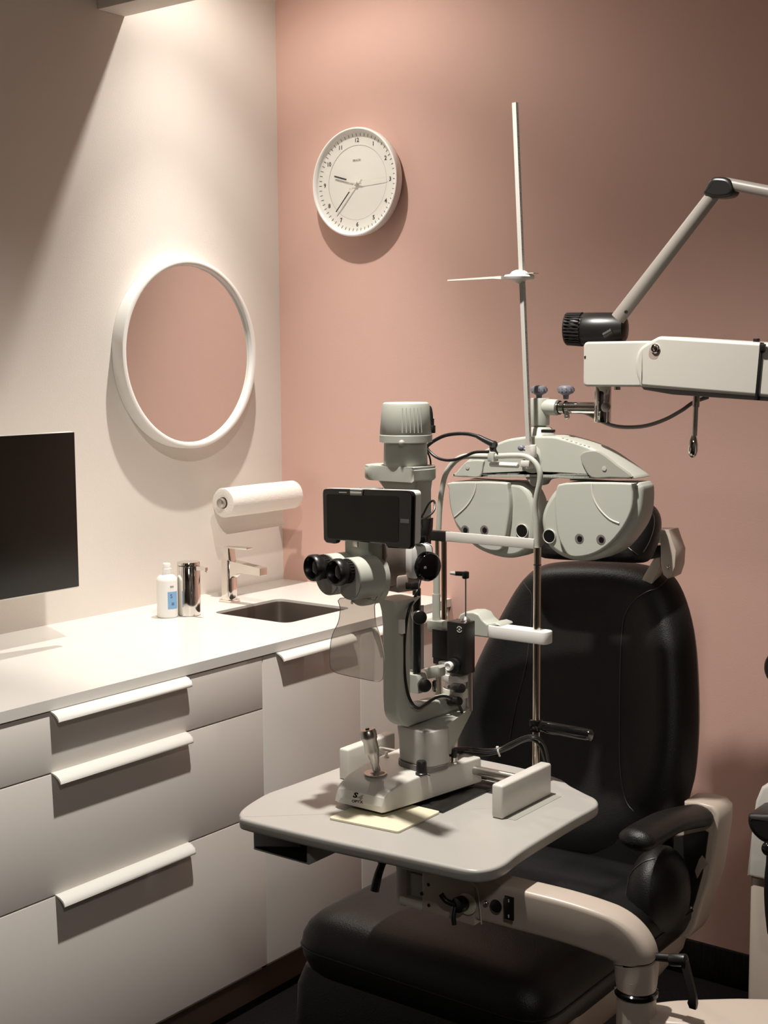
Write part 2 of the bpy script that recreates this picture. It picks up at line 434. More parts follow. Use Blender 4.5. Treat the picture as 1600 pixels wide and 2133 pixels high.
# ================================================================== CLOCK
kx, kz, kr, kd = .320, 2.0715, .1523, .041
t = thing('wall_clock', 'round white wall clock with black numerals on the pink wall', 'clock', (kx, 0, kz))
finish('case', MB().lathe((kx, 0, kz), (0, -1, 0), [(.10, .0005), (kr-.012, .0005), (kr-.003, .012), (kr, kd-.006), (kr-.0015, kd-.001), (kr-.005, kd), (kr-.0085, kd-.002), (kr-.011, kd-.007), (kr-.0125, kd-.012), (kr-.02, kd-.016)], 96, ring=True), M['white'], t)
fy = -(kd-.017)
fc = finish('face', MB().lathe((kx, 0, kz), (0, -1, 0), [(kr-.010, .005), (kr-.010, kd-.013), (kr-.026, kd-.0165), (.104, kd-.017), (.1035, kd-.0178), (0, kd-.0178)], 96), M['face'], t)
mb = MB()
for k in range(60):
    a = math.radians(k*6); e = V((math.sin(a), 0, math.cos(a))); r0, r1 = .1285, .1385
    p0 = V((kx, -(kd-.0159), kz))+e*r0; p1 = V((kx, -(kd-.0136), kz))+e*r1; s_ = V((math.cos(a), 0, -math.sin(a)))*.0007
    q = V((0, -.0005, 0)); mb.loft([[p0-s_, p0+s_, p1+s_, p1-s_], [p0-s_+q, p0+s_+q, p1+s_+q, p1-s_+q]])
finish('minute_marks', mb, M['ink'], t, flat=True)
for h in range(1, 13):
    a = math.radians(h*30); finish('numeral', MB().text(str(h), (kx+math.sin(a)*.1175, -(kd-.0162), kz+math.cos(a)*.1175), (1, 0, 0), (0, 0, 1), .0165, bold=.0003), M['ink'], fc, flat=True)
finish('face_ring', MB().lathe((kx, 0, kz), (0, -1, 0), [(.1035, kd-.0178), (.1035, kd-.0169), (.1048, kd-.0169), (.1048, kd-.0178)], 96, ring=True), M['greyline'], fc)
finish('maker_mark', MB().text('BRAUN', (kx-.001, -(kd-.0173), kz+.062), (1, 0, 0), (0, 0, 1), .0085, bold=.0002), M['greyink'], fc, flat=True)
def hand(name, ang, r0, r1, w_, y, mat, par): 
    a = math.radians(ang); e = V((math.sin(a), 0, math.cos(a))); s_ = V((math.cos(a), 0, -math.sin(a)))*w_/2; o_ = V((kx, y, kz)); q = V((0, -.0008, 0))
    A = [o_+e*r0-s_, o_+e*r0+s_, o_+e*r1+s_, o_+e*r1-s_]
    return finish(name, MB().loft([A, [p+q for p in A]]), mat, par, flat=True)
hb = -(kd-.0125)
h1 = hand('hour_hand', 286.5, -.02, .040, .0042, hb, M['face'], t); hand('hour_hand_tip', 286.5, .036, .082, .0046, hb-.0003, M['ink'], h1)
h2 = hand('minute_hand', 223, -.024, .036, .0032, hb-.0018, M['face'], t); hand('minute_hand_tip', 223, .034, .106, .0034, hb-.0021, M['ink'], h2)
hand('second_hand', 87, -.028, .108, .0012, hb-.0036, M['cream'], t)
finish('hub', MB().cyl((kx, fy, kz), (kx, hb-.005, kz), .0045), M['face'], t)
finish('glass', MB().cyl((kx, -(kd-.0052), kz), (kx, -(kd-.0040), kz), kr-.0105, seg=96), M['glass'], t)

# ================================================================== MONITOR (left edge of the view, stands on the worktop)
t = thing('monitor', 'wide black flat screen standing on the worktop by the white wall', 'monitor', (.22, -1.33, H))
mx_ = .25
finish('panel', MB().box(mx_-.022, mx_, -1.64, -1.02, 1.035, 1.405, .003), M['white'], t)
finish('screen', MB().box(mx_-.002, mx_+.0025, -1.638, -1.0215, 1.0385, 1.4035, .0008), M['screen'], t)
finish('stand_neck', MB().box(mx_-.045, mx_-.02, -1.46, -1.40, H+.01, 1.25, .004), M['steel'], t)
finish('stand_foot', MB().prism(fillet([(mx_-.12, -1.53, H), (mx_+.05, -1.53, H), (mx_+.05, -1.345, H), (mx_-.12, -1.345, H)], .03), (0, 0, .01), .002), M['steel'], t)

# ================================================================== FAUCET
fx, fy_ = .148, -.398
t = thing('faucet', 'chrome single-lever mixer tap behind the sink', 'faucet', (fx, fy_, H))
def rr(cx, cy_, hx, hy, r, z, n=5): return [V((p.x, p.y, z)) for p in fillet([(cx-hx, cy_-hy, 0), (cx+hx, cy_-hy, 0), (cx+hx, cy_+hy, 0), (cx-hx, cy_+hy, 0)], r, n)]
finish('base_ring', MB().loft([rr(fx, fy_, .024, .022, .006, H), rr(fx, fy_, .024, .022, .006, H+.0025), rr(fx, fy_, .0225, .0205, .006, H+.004), rr(fx, fy_, .0225, .0205, .006, H+.008)]), M['chrome'], t)
finish('body', MB().loft([rr(fx, fy_, .019, .0185, .014, z) for z in (H+.008, 1.018)] + [rr(fx, fy_, .017, .0165, .012, 1.021)]), M['chrome'], t)
sec = lambda x, z0, z1, hw: [V((x, fy_-hw, z0)), V((x, fy_+hw, z0)), V((x, fy_+hw, z1)), V((x, fy_-hw, z1))]
finish('spout', MB().loft([sec(fx+.008, .962, 1.018, .0145), sec(fx+.02, .972, 1.018, .0145), sec(fx+.035, .983, 1.0165, .014), sec(fx+.06, .988, 1.014, .014), sec(fx+.128, .986, 1.007, .0135), sec(fx+.130, .987, 1.006, .013)]), M['chrome'], t, angle=25)
hd = finish('lever_base', MB().loft([rr(fx+.002, fy_, .015, .015, .008, 1.021), rr(fx-.001, fy_, .013, .013, .004, 1.054)]), M['chrome'], t)
finish('lever', MB().cbox((fx+.035, fy_, 1.0555), (.090, .024, .005), .0012, ry=-.02), M['chrome'], t)

# ================================================================== SOAP DISPENSER, BOTTLE
px_, py_ = .196, -.603
t = thing('soap_dispenser', 'tall chrome cylinder soap dispenser with a short spout, left of the tap', 'soap dispenser', (px_, py_, H))
finish('body', MB().lathe((px_, py_, H), (0, 0, 1), [(0, 0), (.0285, 0), (.0305, .002), (.0305, .131), (.0295, .1325)], 48), M['chrome'], t)
finish('lid', MB().lathe((px_, py_, H+.1335), (0, 0, 1), [(.029, 0), (.0305, .001), (.0305, .0065), (.029, .009), (0, .0095)], 48), M['chrome'], t)
finish('spout', MB().loft([[V((px_+a, py_+b, z)) for b, z in ((-w_, H+.128-h_), (w_, H+.128-h_), (w_, H+.128+h_), (-w_, H+.128+h_))] for a, w_, h_ in ((.028, .006, .006), (.064, .0045, .004), (.066, .0045, .004))]).cbox((px_+.063, py_, H+.121), (.005, .006, .006), .001), M['chrome'], t)
bx, by = .168, -.655
t = thing('lotion_bottle', 'white plastic bottle with a blue label, left of the chrome soap dispenser', 'bottle', (bx, by, H))
finish('bottle', MB().lathe((bx, by, H), (0, 0, 1), [(0, .001), (.025, 0), (.0275, .003), (.0275, .096), (.026, .104), (.020, .110), (.013, .112), (.0115, .114), (.0115, .118)], 44), M['white'], t)
finish('cap', MB().lathe((bx, by, H+.1165), (0, 0, 1), [(.0118, 0), (.0118, .012), (.0105, .013), (.0105, .022), (.009, .026), (0, .0265)], 32), M['white'], t)
def wrap(cx, cy_, r, a0, a1, z0, z1, n=14):
    L = []
    for k in range(n+1):
        a = a0+(a1-a0)*k/n; e = V((math.cos(a), math.sin(a), 0)); o_ = V((cx, cy_, 0))
        L.append([o_+e*r+V((0, 0, z0)), o_+e*(r+.0003)+V((0, 0, z0)), o_+e*(r+.0003)+V((0, 0, z1)), o_+e*r+V((0, 0, z1))])
    return MB().loft(L)
lb = finish('label', wrap(bx, by, .0275, math.radians(-42), math.radians(20), H+.024, H+.070), M['blue'], t)
def wtext(body, ang, z, size, mat, sub, r=.0281, up=False):
    a = math.radians(ang); e = V((math.cos(a), math.sin(a), 0)); tt = V((-math.sin(a), math.cos(a), 0)); o_ = V((bx, by, z))+e*r
    if up: return finish(sub, MB().text(body, o_, tt, (0, 0, 1), size), mat, t, flat=True)
    return finish(sub, MB().text(body, o_, tt, (0, 0, 1), size), mat, t, flat=True)
wtext('ıııı', -18, H+.084, .012, M['ink'], 'print')
wtext('S', -22, H+.058, .015, M['navy'], 'print')
wtext('≡', -14, H+.037, .016, M['navy'], 'print')

# ================================================================== PAPER TOWEL
tx, tz, tr = .095, 1.172, .0415
y0, y1 = -.362, -.060
t = thing('paper_towel_holder', 'chrome wall bar holder carrying the paper towel roll', 'holder', (0, (y0+y1)/2, tz))
finish('bar', MB().cyl((tx, y0-.008, tz), (tx, y1+.015, tz), .008), M['chrome'], t)
finish('end_cap', MB().lathe((tx, y0-.002, tz), (0, -1, 0), [(.014, 0), (.0145, .004), (.013, .010), (.009, .013), (0, .0135)]), M['steel'], t)
finish('wall_arm', MB().cbox((tx/2, y1+.02, tz), (tx+.01, .012, .018), .003), M['chrome'], t)
t = thing('paper_towel_roll', 'white paper towel roll with a loose sheet hanging behind it', 'paper towel', (tx, (y0+y1)/2, tz))
finish('roll', MB().lathe((tx, y0, tz), (0, 1, 0), [(.0165, .001), (.034, 0), (tr-.001, .001), (tr, .003), (tr+.001, .15), (tr, .299), (tr-.004, .302), (.0165, .301)], 56, ring=True), M['paper'], t)
cur = [(tx-tr*.95, tz+.015), (tx-tr-.003, tz-.01), (tx-tr-.0025, tz-.03), (tx-tr+.001, tz-.06), (tx-tr+.008, tz-.085), (tx-tr+.014, tz-.096)]
cc = catmull([V((a, 0, b)) for a, b in cur], 5)
L = []
for k, p in enumerate(cc): L.append([V((p.x, y0+.004+k*.0006, p.z)), V((p.x, y1-.004, p.z+.002*k/len(cc))), V((p.x+.0006, y1-.004, p.z+.002*k/len(cc))), V((p.x+.0006, y0+.004+k*.0006, p.z))])
finish('loose_sheet', MB().loft(L), M['paper'], t)

# ================================================================== SLIT LAMP TABLE with its swing arm
TZ = .80
t = thing('instrument_table', 'pale tray table on a swivel arm and post, carrying the slit lamp', 'instrument table', (1.42, -1.28, TZ))
out = [(1.190, -1.481), (1.178, -1.455), (1.168, -1.420), (1.160, -1.376), (1.162, -1.326), (1.166, -1.175), (1.168, -1.08), (1.178, -1.03), (1.205, -1.0), (1.25, -.985), (1.42, -.98), (1.53, -.995), (1.578, -1.025), (1.620, -1.048), (1.648, -1.063), (1.664, -1.086), (1.668, -1.115), (1.668, -1.180), (1.672, -1.310), (1.676, -1.371), (1.682, -1.422), (1.675, -1.455), (1.655, -1.474), (1.607, -1.480), (1.502, -1.488), (1.386, -1.498), (1.230, -1.504), (1.206, -1.497)]
oc = catmull([(a, b, TZ-.022) for a, b in out], 5, True)
finish('tabletop', MB().prism(oc, (0, 0, .022), .005, 4, bev_back=.007), M['ivory2'] if 'ivory2' in M else M['ivory'], t, angle=50)
# control box below the front left corner
cb = finish('control_box', MB().box(1.212, 1.336, -1.472, -1.34, .735, TZ-.0222, .002), M['grey'], t)
finish('panel', MB().box(1.2165, 1.3315, -1.4745, -1.470, .7395, .7735, .001), M['gloss'], cb)
finish('clamp_lever', MB().tube([U(797, 1798, 'y', -1.42), U(788, 1822, 'y', -1.425), U(780, 1855, 'y', -1.43)], lambda q: .006+.002*q, 12).cyl(U(797, 1798, 'y', -1.42), U(797, 1798, 'y', -1.42)+V((0, 0, .03)), .008), M['black'], t)
# swivel arm
ax = [(1.560, -1.352, .707), (1.62, -1.347, .706), (1.68, -1.338, .703), (1.735, -1.328, .699), (1.785, -1.318, .692), (1.818, -1.309, .682), (1.838, -1.303, .665), (1.845, -1.300, .645), (1.846, -1.300, .620), (1.846, -1.300, .603)]
def rsec(hu, hw, r, n=4): return [(p.x, p.y) for p in fillet([(-hu, -hw, 0), (hu, -hw, 0), (hu, hw, 0), (-hu, hw, 0)], r, n)]
def armloops():
    P = catmull(ax, 6); L = []; N = len(P)
    for i, p in enumerate(P):
        tt = (P[min(i+1, N-1)]-P[max(i-1, 0)]).normalized()
        side = V((0, 0, 1)).cross(V((.98, .17, 0))).normalized()   # across the arm
        up = tt.cross(side).normalized()*-1
        k = i/(N-1); hw = .0345-.0045*max(0, k-.5)*2; hu = .026+.004*k; r = .009+.021*max(0, k-.5)*2
        if up.z < -.2: up = -up
        L.append([p+side*a*1+up*b for a, b in rsec(hu, hw, r)])
    return L
finish('swivel_arm', MB().loft(armloops()), M['beige'], t, angle=45)
finish('arm_post', MB().lathe((1.846, -1.300, .6016), (0, 0, 1), [(.0298, 0), (.0298, .018)], 36), M['beige'], t)
finish('seal_ring', MB().lathe((1.846, -1.300, .5905), (0, 0, 1), [(.0305, 0), (.0335, .002), (.0335, .008), (.0305, .010)], 40), M['gloss'], t)
# switch housing between the table and the arm
hs = finish('switch_housing', MB().box(1.497, 1.60, -1.3785, -1.322, .664, .735, .004), M['beige'], t)
finish('seam', MB().tube([(1.594, -1.3787, .736), (1.606, -1.3790, .728), (1.610, -1.3790, .705), (1.614, -1.3790, .672)], .0012, 8), M['ivory'], hs)
kp = U(968, 1880, 'y', -1.380); y_ = V((0, -1, 0))
lk = finish('lock_plate', MB().cyl(kp+V((.006, 0, 0)), kp+V((.006, -.004, 0)), .0175, bev=.001), M['cream'], hs)
finish('key', MB().cyl(kp, kp+V((-.004, -.018, 0)), .0125, bev=.002).tube([kp+V((-.008, -.016, 0)), kp+V((-.022, -.02, .004)), kp+V((-.031, -.022, .014))], .0045, 10).tube([kp+V((-.008, -.016, -.004)), kp+V((-.007, -.022, -.018)), kp+V((-.004, -.024, -.03))], .0045, 10), M['black'], lk)
sp = U(1034, 1887, 'y', -1.379)
finish('socket', MB().cyl(sp, sp+y_*.002, .0105, bev=.0005), M['black'], hs)
sp2 = U(1013, 1881, 'y', -1.379)
finish('screw_head', MB().sph(sp2, .0042), M['chrome'], hs)
sw = U(1062, 1891, 'y', -1.379)
rk = finish('rocker_switch', MB().box(sw.x-.0085, sw.x+.0085, sw.y-.003, sw.y, sw.z-.019, sw.z+.019, .001), M['black'], hs)
finish('switch_mark', MB().box(sw.x-.001, sw.x+.001, sw.y-.0035, sw.y-.0028, sw.z+.010, sw.z+.015).box(sw.x-.001, sw.x+.001, sw.y-.0035, sw.y-.0028, sw.z-.015, sw.z-.010), M['white'], rk)
hg = finish('hinge_block', MB().cbox((1.452, -1.35, .702), (.026, .05, .085), .008).cbox((1.474, -1.35, .734), (.05, .055, .018), .006).cbox((1.474, -1.35, .672), (.05, .055, .018), .006).cbox((1.474, -1.348, .70), (.044, .04, .04), .003), M['ivory'], t)
finish('hinge_pin', MB().cyl((1.47, -1.35, .743), (1.47, -1.35, TZ-.0222), .02), M['dgrey'], t)
for px, py in ((892, 1843), (878, 1862), (893, 1878+8)):
    q = U(px, py, 'y', -1.379); finish('screw_head', MB().cyl(q+V((0, .004, 0)), q, .003), M['black'], hg)
# release lever on the post
l0 = U(1378, 1996, 'y', -1.29); l1 = U(1425, 1999, 'y', -1.29); l2 = U(1443, 2100, 'y', -1.31)
lv = finish('release_lever', MB().cyl(l0+V((-.008, 0, 0)), l1, .0065).cyl(U(1396, 1999, 'y', -1.29), l1+V((.004, 0, 0)), .0095, bev=.002).loft([[l1+V((-.006, -.004, 0)), l1+V((.006, -.004, 0)), l1+V((.006, .004, 0)), l1+V((-.006, .004, 0))], [l2+V((-.004, -.003, .02)), l2+V((.006, -.003, .02)), l2+V((.006, .003, .02)), l2+V((-.004, .003, .02))], [l2+V((-.007, -.004, .008)), l2+V((.007, -.004, .008)), l2+V((.007, .004, .008)), l2+V((-.007, .004, .008))], [l2+V((-.004, -.003, 0)), l2+V((.006, -.003, 0)), l2+V((.006, .003, 0)), l2+V((-.004, .003, 0))]]), M['black'], t)
finish('rail_strip', MB().box(1.577, 1.594, -1.245, -1.09, TZ-.001, TZ+.0006), M['grey'], t)  # flat grey strip on the tabletop beside the right rail cover

# ================================================================== REFRACTION UNIT (low arm + tall column at the right edge)
t = thing('refraction_unit', 'beige refraction unit with a low curved arm and a tall column at the right', 'refraction unit', (2.1, -.75, 0))
lo = [(1.860, -1.290), (1.915, -1.255), (2.0, -1.20), (2.12, -1.12), (2.25, -1.03)]
secs = []
P = catmull([V((a, b, 0)) for a, b in lo], 6)
for i, p in enumerate(P):
    tt = (P[min(i+1, len(P)-1)]-P[max(i-1, 0)]).normalized(); sd = V((-tt.y, tt.x, 0)); k = i/(len(P)-1)
    hw = .030+.026*min(1, k*2.2); zt_ = .562+.004*min(1, k*5)
    secs.append([V((p.x, p.y, 0))+sd*a+V((0, 0, zt_-.055+b)) for a, b in [(q[0]*hw/.05, q[1]) for q in rsec(.05, .055, .014)]])
finish('low_arm', MB().loft(secs), M['beige'], t, angle=45)
finish('arm_end', MB().lathe((1.846, -1.300, .3), (0, 0, 1), [(.022, 0), (.030, .05), (.0305, .28), (.0298, .2908), (0, .2912)], 36), M['beige'], t)
finish('base', MB().prism(fillet([(1.78, -1.0, 0), (2.55, -1.15, 0), (2.6, -.35, 0), (1.8, -.35, 0)], .06), (0, 0, .16), .02, 3), M['beige'], t)
cx0 = U(1561, 1850, 'y', -.60).x
finish('column', MB().prism(fillet([(cx0, -.60, .16), (cx0+.30, -.60, .16), (cx0+.30, -.42, .16), (cx0, -.42, .16)], .012), (0, 0, .375), .001, 2), M['beige'], t)
ct = [(cx0-.003, .538), (cx0+.004, .63), (cx0+.011, .695), (cx0+.022, .725), (cx0+.05, .745), (cx0+.30, .75), (cx0+.30, .538)]
finish('column_head', MB().prism([V((a, -.61, b)) for a, b in ct], (0, .20, 0), .008, 3), M['ivory'], t)
finish('console_arm_rest', MB().prism(catmull([U(a, b, 'y', -.70) for a, b in [(1555, 1702), (1562, 1697), (1600, 1698), (1680, 1700), (1680, 1760), (1620, 1762), (1590, 1758), (1567, 1740), (1556, 1720)]], 4, True), (0, .14, 0), .012, 3), M['black'], t)
finish('console_body', MB().prism(catmull([U(a, b, 'y', -.69) for a, b in [(1600, 1760), (1592, 1800), (1588, 1850), (1592, 1920), (1604, 1960), (1660, 1960), (1660, 1760)]], 4, True), (0, .08, 0), .01, 3), M['black'], t)
finish('console_joint', MB().sph(U(1602, 1768, 'y', -.72), .014), M['gloss'], t)
q = U(1635, 1392, 'y', -.55)
ST = thing('desk_lamp', 'round lamp shade edge just inside the right edge of the view', 'lamp', q)
finish('shade', MB().lathe(q+V((0, 0, 0)), (.2, -.97, .1), [(.0, -.05), (.02, -.045), (.036, -.02), (.040, 0), (.038, .001), (.034, -.018), (0, -.03)]), M['dgrey'], ST)
finish('stem', MB().tube([q+V((.01, .045, -.005)), q+V((.05, .06, -.15)), q+V((.06, .06, -.4)), V((q.x+.06, q.y+.06, .749))], .008), M['dgrey'], ST)
# floor cable
cb_ = finish('floor_cable', MB().tube([V((1.45, -.55, .004)), V((1.62, -.45, .004)), V((1.75, -.36, .004)), V((1.95, -.25, .004)), V((2.2, -.2, .004))], .004, 8), M['black'], loc=(1.75, -.36, 0))
tag(cb_, 'thin black cable lying on the dark carpet behind the chair', 'cable')

# ================================================================== SLIT LAMP
SL = thing('slit_lamp', 'grey slit lamp biomicroscope with eyepieces, joystick and chin rest on the tray table', 'slit lamp', (1.40, -1.25, TZ))
sl = lambda n, mb, mat, par=None, **k: finish(n, mb, M[mat], par or SL, **k)
def bsec(y, xl, xr, zt_, rl, rr_, zb_=.812):
    pts = fillet([(xl, zb_, 0), (xr, zb_, 0), (xr-.002, zt_, 0), (xl+.006, zt_, 0)], [.001, .001, rr_, rl], 6)
    return [V((p.x, y, p.y)) for p in pts]
bs = sl('base', MB().loft([bsec(-1.372, 1.318, 1.412, .822, .004, .003), bsec(-1.368, 1.308, 1.415, .836, .012, .004), bsec(-1.355, 1.302, 1.4175, .8455, .016, .004), bsec(-1.33, 1.298, 1.422, .852, .016, .004), bsec(-1.29, 1.294, 1.429, .856, .014, .004), bsec(-1.22, 1.291, 1.440, .857, .010, .004), bsec(-1.132, 1.290, 1.454, .857, .008, .004), bsec(-1.128, 1.292, 1.452, .855, .006, .003)]), 'greywhite2' if 'greywhite2' in M else 'ivory', angle=32)
sl('foot_skid', MB().loft([[V((a, b, z)) for a, b in ((1.325, -1.362), (1.405, -1.362), (1.445, -1.14), (1.305, -1.14))] for z in (.8065, .8122)]), 'black', bs)
decal('maker_mark', 'S', 735, 1661, 747, 12, 2.5, bs, M['ink'], bs, shear=.3, bold=.05)
decal('maker_mark', '4', 744, 1666, 757, 12, 2, bs, M['greyink'], bs, shear=.3, bold=.03)
decal('maker_mark', 'OPTIK', 733, 1671, 757, 5.5, 3, bs, M['ink'], bs, bold=.04)
# joystick
j0 = U(786, 1611, 'z', .857); j1 = U(766, 1522, 'y', j0.y-.006)
jd = (j1-j0); JL = jd.length; jd.normalize()
js = sl('joystick', MB().lathe(j0, jd, [(0, .002), (.007, .003), (.0062, .014), (.0105, .032), (.0125, .040), (.0122, .058), (.0140, .062), (.0142, JL-.002), (.0128, JL), (.0128, JL+.002), (0, JL+.0025)], 32), 'steel')
sl('joystick_ball', MB().sph(j0+V((0, 0, -.0015)), (.0145, .0145, .0075)).lathe(j0+V((-.004, 0, -.0005)), (0, 0, 1), [(.020, 0), (.020, .0012), (.016, .002), (0, .002)]), 'steel', js)
sl('trigger_button', MB().cyl(j1+jd*.002, j1+jd*.0042, .0035), 'black', js)
k0 = U(878, 1612, 'z', .857)
sl('brightness_knob', MB().lathe(k0, (0, 0, 1), [(.0105, 0), (.0105, .002), (.0092, .003), (.0088, .021), (.0075, .023), (0, .0235)], 24).cbox(k0+V((.014, 0, .001)), (.012, .002, .0008), 0, rz=-.5), 'black')
for a, b in ((925, 1597), (946, 1590)):
    c_ = U(a, b, 'z', .857); kk = sl('connector', MB().lathe(c_, (0, 0, 1), [(.006, 0), (.0065, .003), (.0055, .004), (.0055, .011), (.004, .012)], 18), 'chrome')
    sl('plug', MB().lathe(c_+V((0, 0, .011)), (0, 0, 1), [(.0052, 0), (.0058, .004), (.0045, .014), (0, .016)], 18), 'black', kk)
c_ = U(805, 1576, 'z', .857); sl('screw', MB().lathe(c_, (0, 0, 1), [(.005, 0), (.005, .002), (.003, .003), (.003, .009), (0, .01)], 16), 'chrome')
# rails
for x0, x1, n in ((1.5535, 1.5755, 'r'), (1.212, 1.234, 'l')):
    sl('rail_cover', MB().box(x0, x1, -1.255 if n == 'r' else -1.238, -1.092, TZ+.0006, .858, .004, 3), 'ivory')
sl('axle', MB().cyl((1.2345, -1.146, .836), (1.5532, -1.146, .836), .0085), 'steel')
sl('guide_rod', MB().cyl((1.235, -1.118, .818), (1.553, -1.118, .818), .0055), 'steel')
sl('glide_plate', MB().box(1.30, 1.476, -1.286, -1.10, TZ+.0002, .8045, .001), 'black')
# column housing and pivot bracket
def orr(cx, cy_, hx, hy, r, z, rz=0, n=5):
    c, s = math.cos(rz), math.sin(rz)
    return [V((cx+p.x*c-p.y*s, cy_+p.x*s+p.y*c, z)) for p in fillet([(-hx, -hy, 0), (hx, -hy, 0), (hx, hy, 0), (-hx, hy, 0)], r, n)]
A0 = math.radians(-12)
sl('column_collar', MB().loft([orr(1.398, -1.232, .045, .033, .03, z, A0) for z in (.857, .866)]), 'dgrey')
ch = sl('column_housing', MB().loft([orr(1.399, -1.230, .043, .031, .024, .867, A0), orr(1.398, -1.230, .043, .031, .022, .90, A0), orr(1.396, -1.230, .0425, .031, .018, .924, A0), orr(1.396, -1.230, .0415, .030, .016, .9265, A0), orr(1.396, -1.230, .037, .026, .012, .928, A0)]), 'grey2' if 'grey2' in M else 'grey')
PV = V((1.388, -1.115, 0))
sl('pivot_bracket', MB().loft([[V((x, y, z)) for x, z in ((xc-hw, zb_), (xc+hw, zb_), (xc+hw, zt_), (xc-hw, zt_))] for y, xc, hw, zb_, zt_ in ((-1.235, 1.398, .034, .905, .9285), (-1.20, 1.400, .034, .875, .932), (-1.15, 1.395, .030, .905, .935), (-1.10, 1.39, .022, .925, .936), (-1.092, 1.39, .016, .929, .935))]), 'greywhite')
sl('oval_screw', MB().cyl(U(856, 1503, 'z', .9282), U(856, 1503, 'z', .9282)+V((0, 0, .0012)), .009), 'chrome', ch)
pv = sl('pivot', MB().cyl(PV+V((0, 0, .93)), PV+V((0, 0, 1.005)), .020).cyl(PV+V((0, 0, .955)), PV+V((0, 0, .972)), .024, bev=.001).cyl(PV+V((0, 0, .985)), PV+V((0, 0, .998)), .0245, bev=.001), 'ivory')
sl('pivot_post', MB().cyl(PV+V((.018, .012, .93)), PV+V((.018, .012, 1.02)), .010), 'steel')
for a, b, c, d in ((945, 1432, 963, 1434), (938, 1461, 957, 1461)):
    p, q = U(a, b, 'y', -1.155), U(c, d, 'y', -1.165); sl('clamp_knob', MB().cyl(p, q, .0085, bev=.002).cyl(p-(q-p)*.5, p, .004), 'black')
sl('stop_pin', MB().cyl(U(905, 1440, 'y', -1.17), U(905, 1418, 'y', -1.17), .0045), 'chrome')
# microscope arm (J shaped)
mxy = U(826, 1380, 'y', -1.275); ux, uy = mxy.x, mxy.y
dirv = (V((ux, uy, 0))-V((PV.x, PV.y, 0))); 
arm_pts = [V((PV.x, PV.y, .948)), V((PV.x, PV.y, .948))+dirv*.35, V((PV.x, PV.y, .948))+dirv*.72]
bend = V((ux, uy, .948))
dn = dirv.normalized(); sdv = V((-dn.y, dn.x, 0))
def quad(c, a, b, ha, hb): return [c+a*ha*s1+b*hb*s2 for s1, s2 in ((-1, -1), (1, -1), (1, 1), (-1, 1))]
up_ = V((0, 0, 1))
L = [quad(arm_pts[0], sdv, up_, .017, .014), quad(arm_pts[1], sdv, up_, .017, .015), quad(arm_pts[2], sdv, up_, .017, .016)]
cc = bend-dn*.022+up_*.022+V((0, 0, 0))
for k in range(1, 7):
    a = math.pi/2*k/7; rad = .022
    c = cc+dn*(math.sin(a)*rad)-up_*(math.cos(a)*rad); nn = (dn*math.sin(a)-up_*math.cos(a))
    L.append(quad(c, sdv, -nn, .017, .018))
for z in (.985, 1.02, 1.08, 1.11): L.append(quad(V((ux, uy, z)), sdv, -dn, .017, .019))
L.append(quad(V((ux, uy, 1.135))+dn*.002, sdv, -dn, .017, .020)); L.append(quad(V((ux, uy, 1.148))-dn*.003, sdv, -dn, .020, .026)); L.append(quad(V((ux, uy, 1.158))-dn*.006, sdv, -dn, .024, .034))
def roundify(loop, r=.006):
    return fillet(loop, r, 3)
ma = sl('microscope_arm', MB().loft([roundify(q) for q in L]), 'greywhite', angle=50)
for z, h in ((1.085, .022),):
    p = V((ux, uy, z))-dn*.012-sdv*.0; 
c_ = U(836, 1305, 'y', uy-.012)
sl('cable_tie_mount', MB().cbox(c_, (.012, .008, .024), .001, rz=A0), 'white', ma)
c_ = U(848, 1474, 'y', -1.245)
sl('cable_tie_mount', MB().cbox(c_, (.018, .010, .022), .002, rz=A0), 'ivory', ma)
# illumination arm
iy = -1.185
r0 = U(868, 1400, 'y', iy); r1 = U(868, 1225, 'y', iy)
ia = sl('illumination_arm', MB().loft([roundify(quad(q, V((1, 0, 0)), V((0, 1, 0)), hx, .014), .005) for q, hx in ((U(868, 1440, 'y', iy), .014), (U(866, 1412, 'y', iy), .018), (U(862, 1402, 'y', iy), .018))]).prism(US([(886, 1400), (878, 1393), (912, 1387), (916, 1392), (916, 1410), (890, 1415)], 'y', iy-.004), (0, .020, 0), .003), 'greywhite')
sl('lamp_tube', MB().cyl(r0, r1, .0075), 'black', ia)
sl('back_plate', MB().prism(US([(850, 1262), (876, 1262), (876, 1395), (850, 1395)], 'y', iy+.018), (0, .012, 0), .002), 'grey', ia)
kc = U(873, 1285, 'y', iy-.012); kd_ = V((.75, -.66, 0)).normalized()
sl('focus_knob', MB().lathe(kc-kd_*.014, kd_, [(.006, 0), (.010, .006), (.0125, .010), (.0128, .021), (.0115, .0225), (.006, .0235), (0, .0235)], 32).cyl(kc-kd_*.03, kc-kd_*.012, .008), 'black', ia)
kc = U(884, 1427, 'y', iy-.008)
sl('tilt_knob', MB().lathe(kc-kd_*.010, kd_, [(.010, 0), (.0115, .002), (.0118, .016), (.010, .0175), (0, .018)], 32), 'black', ia)
